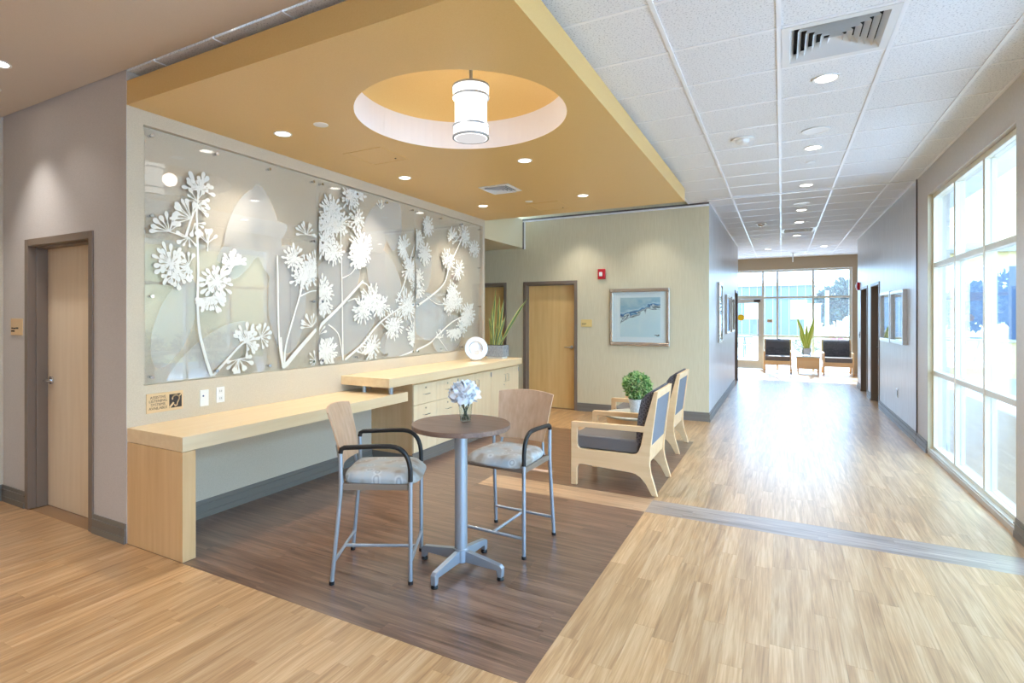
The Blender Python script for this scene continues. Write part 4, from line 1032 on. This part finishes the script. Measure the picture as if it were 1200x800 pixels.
# flower vase
vx_, vy_ = -1.745, 2.94
t = thing('flower_vase', 'clear glass vase with a white ruffled flower ball on the table', 'vase', (vx_, vy_, .905))
MB().lathe([(.0001, .905), (.030, .905), (.034, .912), (.044, 1.02), (.042, 1.02), (.0325, .917), (.0001, .915)], (vx_, vy_, 0), 32).build('glass', 'vase_glass', t, smooth=True)
m = MB()
for k in range(7):
    a = k * .9; m.tube([(vx_ + .022 * math.cos(a + 2.5), vy_ + .022 * math.sin(a + 2.5), .92), (vx_ + .022 * math.cos(a), vy_ + .022 * math.sin(a), 1.01), (vx_ + .01 * math.cos(a), vy_ + .01 * math.sin(a), 1.05)], .0028, 6)
m.build('flower_stems', 'stem', t)
MB().lathe([(.0001, .916), (.032, .917), (.036, .945), (.0001, .945)], (vx_, vy_, 0), 24).build('water', 'water', t, smooth=True)
pr = random.Random(5); m = MB(); fc = Vector((vx_ - .005, vy_, 1.085))
for k in range(330):
    d = Vector((pr.gauss(0, 1), pr.gauss(0, 1), pr.gauss(0, 1) + .25)).normalized(); rr = pr.uniform(.045, .088)
    c = fc + Vector((d.x * rr, d.y * rr, d.z * rr * .82)); tt = Vector((pr.gauss(0, 1), pr.gauss(0, 1), pr.gauss(0, 1)))
    a = d.cross(tt).normalized() * pr.uniform(.014, .024); b = (d * .7 + d.cross(a).normalized() * .7) * pr.uniform(.014, .024)
    e = d * .006
    m.add([c - a - b, c - b * .8 + e, c + a - b, c + a + b - e, c + b * 1.2 + e, c - a + b - e], [(0, 1, 4, 5), (1, 2, 3, 4)])
tag(m.build('flower_head', 'petal', t, smooth=True), kind='stuff')

# ---------------------------------------------------------------- bar stools
def arc(p, q, corner, k=6):
    return [tuple((1 - s) ** 2 * Vector(p) + 2 * s * (1 - s) * Vector(corner) + s * s * Vector(q)) for s in [i / k for i in range(k + 1)]]
def bar_stool(label, loc, rz):
    t = thing('bar_stool', label, 'bar stool', loc, rz, local=True)
    hw = .228
    for s in (-1, 1):
        # front leg, rear leg, black arm bar
        l = MB().tube([(.215, s * hw, .012), (.215, s * hw, .615)], .0125, 14).build('leg', 'steel', t, smooth=True)
        MB().tube([(.215, s * hw, 0), (.215, s * hw, .02)], .0155, 12).build('glide', 'black', l, smooth=True)
        l = MB().tube([(-.245, s * (hw + .01), .012), (-.20, s * hw, .50)] + arc((-.20, s * hw, .50), (-.195, s * hw, .62), (-.193, s * hw, .56), 4)[1:] + [(-.197, s * hw, .77)], .0125, 14).build('leg', 'steel', t, smooth=True)
        MB().tube([(-.246, s * (hw + .01), 0), (-.245, s * (hw + .01), .02)], .0155, 12).build('glide', 'black', l, smooth=True)
        path = [(-.197, s * hw, .765), (-.192, s * hw, .788), (-.175, s * hw, .797), (.02, s * hw, .806), (.09, s * hw, .806)] + arc((.10, s * hw, .805), (.213, s * hw, .67), (.20, s * hw, .80), 7) + [(.215, s * hw, .60)]
        MB().tube(path, .0145, 14).build('armrest', 'black', t, smooth=True)
    # seat rails
    fr = MB()
    for s in (-1, 1): fr.box(-.2, .215, s * (hw - .012) - .012, s * (hw - .012) + .012, .548, .582)
    fr.box(-.205, -.18, -hw, hw, .55, .58).box(.19, .215, -hw, hw, .55, .58)
    fr.build('seat_frame', 'frame_brown', t, bevel=.003)
    # cushion with a waterfall front
    cu = MB(); nx, ny = 14, 14; top = []
    for i in range(nx + 1):
        for j in range(ny + 1):
            p, q = -1 + 2 * i / nx, -1 + 2 * j / ny
            X = .035 + .235 * p * (1 - .10 * q ** 4); hwid = (.205 + .022 * (p + 1) / 2) * (1 - .17 * max(0, p) ** 5 - .08 * max(0, -p) ** 6)
            Y = hwid * q; e = max(abs(p), abs(q))
            z = .643 + .006 * (1 - p * p) * (1 - q * q) - .03 * max(0, abs(q) - .72) ** 2 / .0784 - .055 * max(0, p - .55) ** 2 / .2 - .02 * max(0, -p - .8) ** 2 / .04
            top.append((X, Y, max(z, .59 + .004 * (1 - e))))
    k = len(top); cu.v = top + [(x * (.97), y * .97, .578) for x, y, z in top]
    W = ny + 1
    for i in range(nx):
        for j in range(ny):
            a = i * W + j; cu.f += [(a, a + W, a + W + 1, a + 1), (k + a, k + a + 1, k + a + W + 1, k + a + W)]
    edge = [i * W for i in range(nx + 1)] + [nx * W + j for j in range(1, ny + 1)] + [i * W + ny for i in range(nx - 1, -1, -1)] + [j for j in range(ny - 1, 0, -1)]
    for a, b in zip(edge, edge[1:] + edge[:1]): cu.f.append((a, b, k + b, k + a))
    cu.mi = [0] * len(cu.f)
    o = cu.build('seat', 'stool_seat', t, smooth=True, bevel=.012, seg=3)
    # bent plywood back: curved across, leaning, tapered downward
    bk = MB(); nu, nv = 16, 10; F_, K_ = [], []
    for j in range(nv + 1):
        v_ = j / nv
        for i in range(nu + 1):
            u_ = -1 + 2 * i / nu
            hwid = .178 + .047 * v_ ** .8
            z = .665 + (.335 + .018 * (1 - u_ * u_)) * v_
            x = -.212 - .075 * v_ ** 1.4 - .05 * (1 - u_ * u_) * (.6 + .4 * v_) + .02
            F_.append((x, hwid * u_, z)); K_.append((x - .012, hwid * u_, z))
    bk.v = F_ + K_; k = len(F_); W = nu + 1
    for j in range(nv):
        for i in range(nu):
            a = j * W + i; bk.f += [(a, a + 1, a + W + 1, a + W), (k + a, k + a + W, k + a + W + 1, k + a + 1)]
    edge = list(range(W)) + [j * W + nu for j in range(1, nv + 1)] + [nv * W + i for i in range(nu - 1, -1, -1)] + [j * W for j in range(nv - 1, 0, -1)]
    for a, b in zip(edge, edge[1:] + edge[:1]): bk.f.append((a, k + a, k + b, b))
    bk.mi = [0] * len(bk.f); bk.build('backrest', 'ply', t, smooth=True, bevel=.003)
    for s in (-1, 1):
        MB().tube([(-.19, s * .19, .56), (-.205, s * .172, .60), (-.215, s * .165, .68), (-.235, s * .165, .80)], .009, 10).build('back_support', 'steel', t, smooth=True)
    # H stretcher
    MB().tube([(-.234, -hw - .007, .13), (-.234, hw + .007, .13)], .0105, 10).build('stretcher', 'steel', t, smooth=True)
    MB().tube([(.215, -hw, .13), (.215, hw, .13)], .0105, 10).build('stretcher', 'steel', t, smooth=True)
    MB().tube([(-.234, 0, .13), (.215, 0, .13)], .0105, 10).build('stretcher', 'steel', t, smooth=True)
    return t
bar_stool('bar stool with pale wooden back turned towards the low desk', (-2.205, 2.69, 0), R(27.5))
bar_stool('bar stool whose broad wooden back faces the wooden armchairs', (-1.683, 3.425, 0), R(-92))

# ---------------------------------------------------------------- armchairs
OUT = [(0, 0), (.055, 0), (.055, .155), (.062, .182), (.08, .197), (.105, .20), (.56, .18), (.60, .172), (.64, .148), (.685, .098), (.738, 0), (.785, 0), (.757, .096), (.73, .187), (.719, .264), (.724, .376), (.742, .54), (.79, .91), (.757, .91), (.672, .597), (.012, .588), (0, .576)]
HOLE = [(.055, .542), (.664, .546), (.642, .43), (.622, .375), (.60, .35), (.57, .342), (.10, .338), (.075, .345), (.06, .362), (.055, .39)]
def armchair(label, loc, rz, far=False):
    """faces local -x; side frames at y=0 and y=.69"""
    t = thing('armchair', label, 'armchair', loc, rz, local=True); W = .69
    for y0 in (0, W - .038):
        MB().prism(OUT, [HOLE], lambda p, q, w_: (p, w_, q), y0, y0 + .038).build('side_frame', 'chair_wood', t, bevel=.004)
    lean = lambda z: .722 + .068 * (z - .376) / .534
    def slab(z0, z1, d0, d1, y0, y1):
        m = MB(); m.add([(lean(z0) + d0, y0, z0), (lean(z0) + d1, y0, z0), (lean(z1) + d1, y0, z1), (lean(z1) + d0, y0, z1), (lean(z0) + d0, y1, z0), (lean(z0) + d1, y1, z0), (lean(z1) + d1, y1, z1), (lean(z1) + d0, y1, z1)],
                        [(0, 1, 2, 3), (7, 6, 5, 4), (0, 4, 5, 1), (1, 5, 6, 2), (2, 6, 7, 3), (3, 7, 4, 0)]); return m
    slab(.84, .91, -.03, -.003, .038, W - .038).build('top_rail', 'chair_wood', t, bevel=.004)
    slab(.27, .42, -.035, -.006, .038, W - .038).build('lower_rail', 'chair_wood', t, bevel=.004)
    slab(.42, .84, -.03, -.010, .038, W - .038).build('back_panel', 'fabric_grey', t)
    bx(.004, .03, .038, W - .038, .215, .335).build('front_rail', 'chair_wood', t, bevel=.004)
    bx(.03, .66, .038, W - .038, .28, .335).build('seat_base', 'chair_wood', t)
    bx(.0, .62, .042, W - .042, .336, .462).build('seat_cushion', 'leather', t, bevel=.022, seg=4)
    # back cushion: leaning block with rounded top
    prof = []
    for z in [.42 + .5 * i / 10 for i in range(11)]:
        th_ = .105 if z < .85 else .105 - 1.1 * (z - .85)
        prof.append((z, th_ - .02 * ((z - .65) / .25) ** 2 + .018))
    m = MB(); rows = [(lean(z) - .03 - d, z) for z, d in prof]; back = [(lean(z) - .031, z) for z, d in prof]
    o2 = rows + back[::-1]
    m.prism(o2, [], lambda p, q, w_: (p, w_, q), .044, W - .044).build('back_cushion', 'fabric_black', t, smooth=True, bevel=.018, seg=3)
    return t
armchair('beech armchair with grey seat in front of the strip of light planks', (-1.732, 4.85, 0), 0)
armchair('beech armchair beside the khaki wall, behind the potted topiary', (-1.80, 6.46, 0), 0)
# far pair faces the corridor
armchair('armchair against the entrance glazing next to the glass door', (-.445, 17.02, 0), R(90)).location = (.245, 16.98, 0)
armchair('armchair against the entrance glazing next to the brown wall edge', (0, 0, 0), R(90)).location = (1.66, 17.0, 0)

# ---------------------------------------------------------------- side tables and their plants
ax, ay = -1.42, 6.0
t = thing('side_table', 'round pale topped side table between the two beech armchairs', 'side table', (ax, ay, 0))
MB().lathe([(.0001, .477), (.31, .477), (.315, .483), (.315, .497), (.31, .502), (.0001, .502)], (ax, ay, 0), 56).build('tabletop', 'table_top', t, smooth=True)
MB().lathe([(.27, .40), (.29, .40), (.29, .477), (.27, .477)], (ax, ay, 0), 48, True).build('apron', 'chair_wood', t, smooth=True)
for k in range(4):
    a = R(45 + 90 * k); c, s = math.cos(a), math.sin(a)
    MB().tube([(ax + c * .26, ay + s * .26, .47), (ax + c * .28, ay + s * .28, 0)], [.024, .016], 12).build('leg', 'chair_wood', t, smooth=True)
bx_, by_ = -1.40, 6.06
t = thing('potted_topiary', 'round clipped boxwood ball in a mottled white pot', 'plant', (bx_, by_, .502))
MB().lathe([(.0001, .502), (.062, .502), (.07, .51), (.092, .655), (.086, .66), (.08, .645), (.0001, .64)], (bx_, by_, 0), 28).build('pot', 'pot', t, smooth=True)
MB().tube([(bx_, by_, .63), (bx_, by_, .80)], .012, 8).build('stem', 'bark', t)
def leaf_ball(mb, c, rx, rz, cnt, size, rg, inner=.55):
    mb.rnd = mb.rnd or []
    for k in range(cnt):
        d = Vector((rg.gauss(0, 1), rg.gauss(0, 1), rg.gauss(0, 1))).normalized(); rr = rg.uniform(inner, 1.0) ** .5
        p = Vector(c) + Vector((d.x * rx * rr, d.y * rx * rr, d.z * rz * rr))
        a = (d + Vector((rg.gauss(0, .7), rg.gauss(0, .7), rg.gauss(0, .7)))).normalized(); b = a.cross(Vector((rg.gauss(0, 1), rg.gauss(0, 1), rg.gauss(0, 1)))).normalized()
        s = size * rg.uniform(.7, 1.25); q = a.cross(b) * s * .18
        mb.add([p, p + a * s * .5 + b * s * .33 + q, p + a * s, p + a * s * .5 - b * s * .33 + q], [(0, 1, 2), (0, 2, 3)])
        r_ = rg.random(); mb.rnd += [r_, min(1, r_ + .08)]
m = MB(); leaf_ball(m, (bx_, by_, .80), .145, .145, 1500, .036, random.Random(3), .35); tag(m.build('foliage', 'topiary', t), kind='stuff')
# far side table with planter
t = thing('side_table', 'square wood fronted table between the two far armchairs', 'side table', (.63, 17.35, 0))
bx(.34, .92, 17.05, 17.62, .44, .475).build('tabletop', 'table_top', t)
bx(.36, .90, 17.07, 17.10, .13, .44).build('front_panel', 'chair_wood', t); bx(.36, .90, 17.57, 17.60, .13, .44).build('rear_panel', 'chair_wood', t)
for x in (.38, .86):
    for y in (17.09, 17.56): bx(x, x + .03, y, y + .03, 0, .44).build('leg', 'chair_wood', t)
t = thing('potted_snake_plant', 'lime green snake plant in a metal framed pot at the entrance', 'plant', (.6, 17.35, .475))
bx(.52, .68, 17.27, 17.43, .50, .68).build('planter', 'pot', t, bevel=.008)
m = MB()
for x in (.505, .675):
    for y in (17.255, 17.425): m.box(x, x + .02, y, y + .02, .475, .70)
m.build('planter_stand', 'base', t)
bx(.53, .67, 17.28, 17.42, .68, .684).build('soil', 'soil', t)
rg = random.Random(11)
snake_plant(t, .6, 17.35, .68, [(rg.uniform(.45, .85), rg.uniform(.045, .06), rg.uniform(-.32, .32), rg.uniform(-.5, .5), rg.uniform(-.05, .05), rg.uniform(-.05, .05), 0.0) for i in range(15)], ('leaf_bright', 'leaf_bright_edge'))

# ---------------------------------------------------------------- outdoors
tag(bx(-60, 80, YF + .16, 90, -.3, -.02).build('paving', 'concrete'), 'pale concrete paving outside the glass entrance', 'paving', kind='structure')
tag(bx(XR + .21, 30, -25, YF + .16, -.3, -.02).build('paving', 'concrete'), 'pale concrete paving of the side courtyard', 'paving', kind='structure')
tag(bx(-60, 80, 30, 60, -.02, .05).build('lawn', 'lawn'), 'dry lawn beyond the entrance paving', 'lawn', kind='structure')
# courtyard building opposite the side windows
t = thing('courtyard_building', 'cream yellow building across the side courtyard', 'building', (11, 14, 0))
bx(10, 12, 4, 34, -.02, 5.5).build('wall', 'stucco', t)
bx(9.85, 10, 4, 34, 3.9, 4.15).build('ledge', 'stucco_grey', t)
bx(9.8, 12.2, 3.8, 34.2, 5.5, 5.7).build('roof', 'stucco_grey', t)
for y in (18.2, 24.5, 30):
    w_ = bx(9.93, 10, y, y + 1.6, .9, 3.3).build('window', 'frame_alu', t); bx(9.91, 9.93, y + .1, y + 1.5, 1.0, 2.6).build('pane', 'siding', w_)
bx(9.6, 10, 15.6, 16.8, -.02, 5.5).build('pilaster', 'stucco_grey', t)
bx(2.76, 9.99, 18.4, 20, -.02, 9).build('added_shade_wing', 'stucco', t)  # made-up wing with ledge and windows, added to keep sun off the courtyard
bx(2.76, 9.99, 18.25, 18.4, 3.2, 3.45).build('added_wing_ledge', 'stucco_grey', t)
for x in (4.2, 6.2, 8.2):
    w_ = bx(x, x + 1.2, 18.33, 18.4, .9, 2.9).build('window', 'frame_alu', t); bx(x + .08, x + 1.12, 18.31, 18.33, .98, 2.82).build('pane', 'siding', w_)
def shrub(x, y, r, h, mat, label, cnt, seed, name='shrub', size=.12, trunk=0, group=None, cat='shrub'):
    t = thing(name, label, cat, (x, y, 0), group=group); g_ = random.Random(seed); m = MB()
    for k in range(5):
        leaf_ball(m, (x + g_.uniform(-.45, .45) * r, y + g_.uniform(-.45, .45) * r, trunk + h * g_.uniform(.35, .68)), r * g_.uniform(.5, .75), h * g_.uniform(.25, .34), cnt // 5, size, g_, .2)
    tag(m.build('foliage', mat, t), kind='stuff')
    MB().tube([(x, y, -.02), (x + .05, y, trunk + h * .4)], [.03 + .05 * trunk, .02 + .03 * trunk], 8).build('trunk', 'bark', t)
for i, (x, y) in enumerate(((7.6, 10.4), (8.4, 12.3), (8.7, 14.4), (7.2, 8.4))):
    shrub(x, y, .8, 1.3, 'shrub_leaf', 'low leafy shrub in the side courtyard', 900, 40 + i, group='shrubs in the side courtyard')
g_ = random.Random(77)
for i, (x, y, r, h, tr) in enumerate(((-9, 42, 2.2, 3.4, .8), (-5.6, 38, 1.4, 2.8, .6), (2.7, 37, 1.1, 3.0, .6), (5.6, 38, 1.5, 3.4, .7), (13.4, 41, 2.0, 3.3, .8), (9.4, 40, 1.8, 3.6, .8), (-14, 43, 2.4, 3.6, .8), (18.5, 44, 2.5, 3.8, .8))):
    shrub(x, y, r, h, 'tree_leaf', 'rounded grey green tree far beyond the entrance glass', 2200, 60 + i, 'tree', .34, tr, 'trees beyond the entrance', 'tree')
shrub(2.15, 27.6, .55, 1.1, 'pink_leaf', 'pink flowering bush seen beside the outdoor post', 700, 90)
shrub(.9, 24.5, .5, .8, 'shrub_leaf', 'small green shrub just outside behind the far side table', 500, 91)
t = thing('outdoor_house', 'blue grey sided building beyond the entrance glass', 'building', (-1, 50, 0))
bx(-5, 2.2, 48, 52, 0, 3.9).build('wall', 'siding', t); bx(-5.3, 2.5, 47.8, 52.2, 3.9, 4.1).build('roof', 'stucco_grey', t)
for k in range(13): bx(-5.02 + .55 * k, -4.98 + .55 * k, 47.95, 48, 0, 3.9).build('batten', 'stucco_grey', t)
for x in (-2.6, .6):
    w_ = bx(x, x + 1.1, 47.92, 48, 1.3, 2.8).build('window', 'frame_alu', t); bx(x + .08, x + 1.02, 47.9, 47.92, 1.38, 2.72).build('pane', 'white', w_)
t = thing('lamp_post', 'pale outdoor post standing before the far trees', 'post', (1.62, 26, 0))
MB().tube([(1.62, 26, -.02), (1.62, 26, 2.6)], .07, 12).build('pole', 'stucco_grey', t); bx(1.47, 1.77, 25.85, 26.15, -.02, .3).build('footing', 'concrete', t)
t = thing('utility_box', 'white utility cabinet outside between mullions', 'box', (1.35, 30, 0))
bx(.95, 1.6, 29.7, 30.2, .05, 2.1).build('cabinet', 'white', t); bx(.9, 1.65, 29.65, 30.25, 2.1, 2.16).build('lid', 'stucco_grey', t)
t = thing('picnic_table', 'outdoor table seen through the glass entrance door', 'table', (-2.05, 24, 0))
bx(-3.1, -1.0, 23.6, 24.4, .72, .78).build('tabletop', 'siding', t)
for y in (23.1, 24.7): bx(-3.0, -1.1, y, y + .25, .42, .46).build('bench', 'siding', t)
for x in (-2.8, -1.3): MB().tube([(x, 23.3, -.02), (x, 23.8, .72)], .03, 8).tube([(x, 24.8, -.02), (x, 24.2, .72)], .03, 8).tube([(x, 23.2, .42), (x, 24.9, .42)], .025, 8).build('trestle', 'siding', t)

for o in bpy.data.objects:
    if '_local' in o: del o['_local']
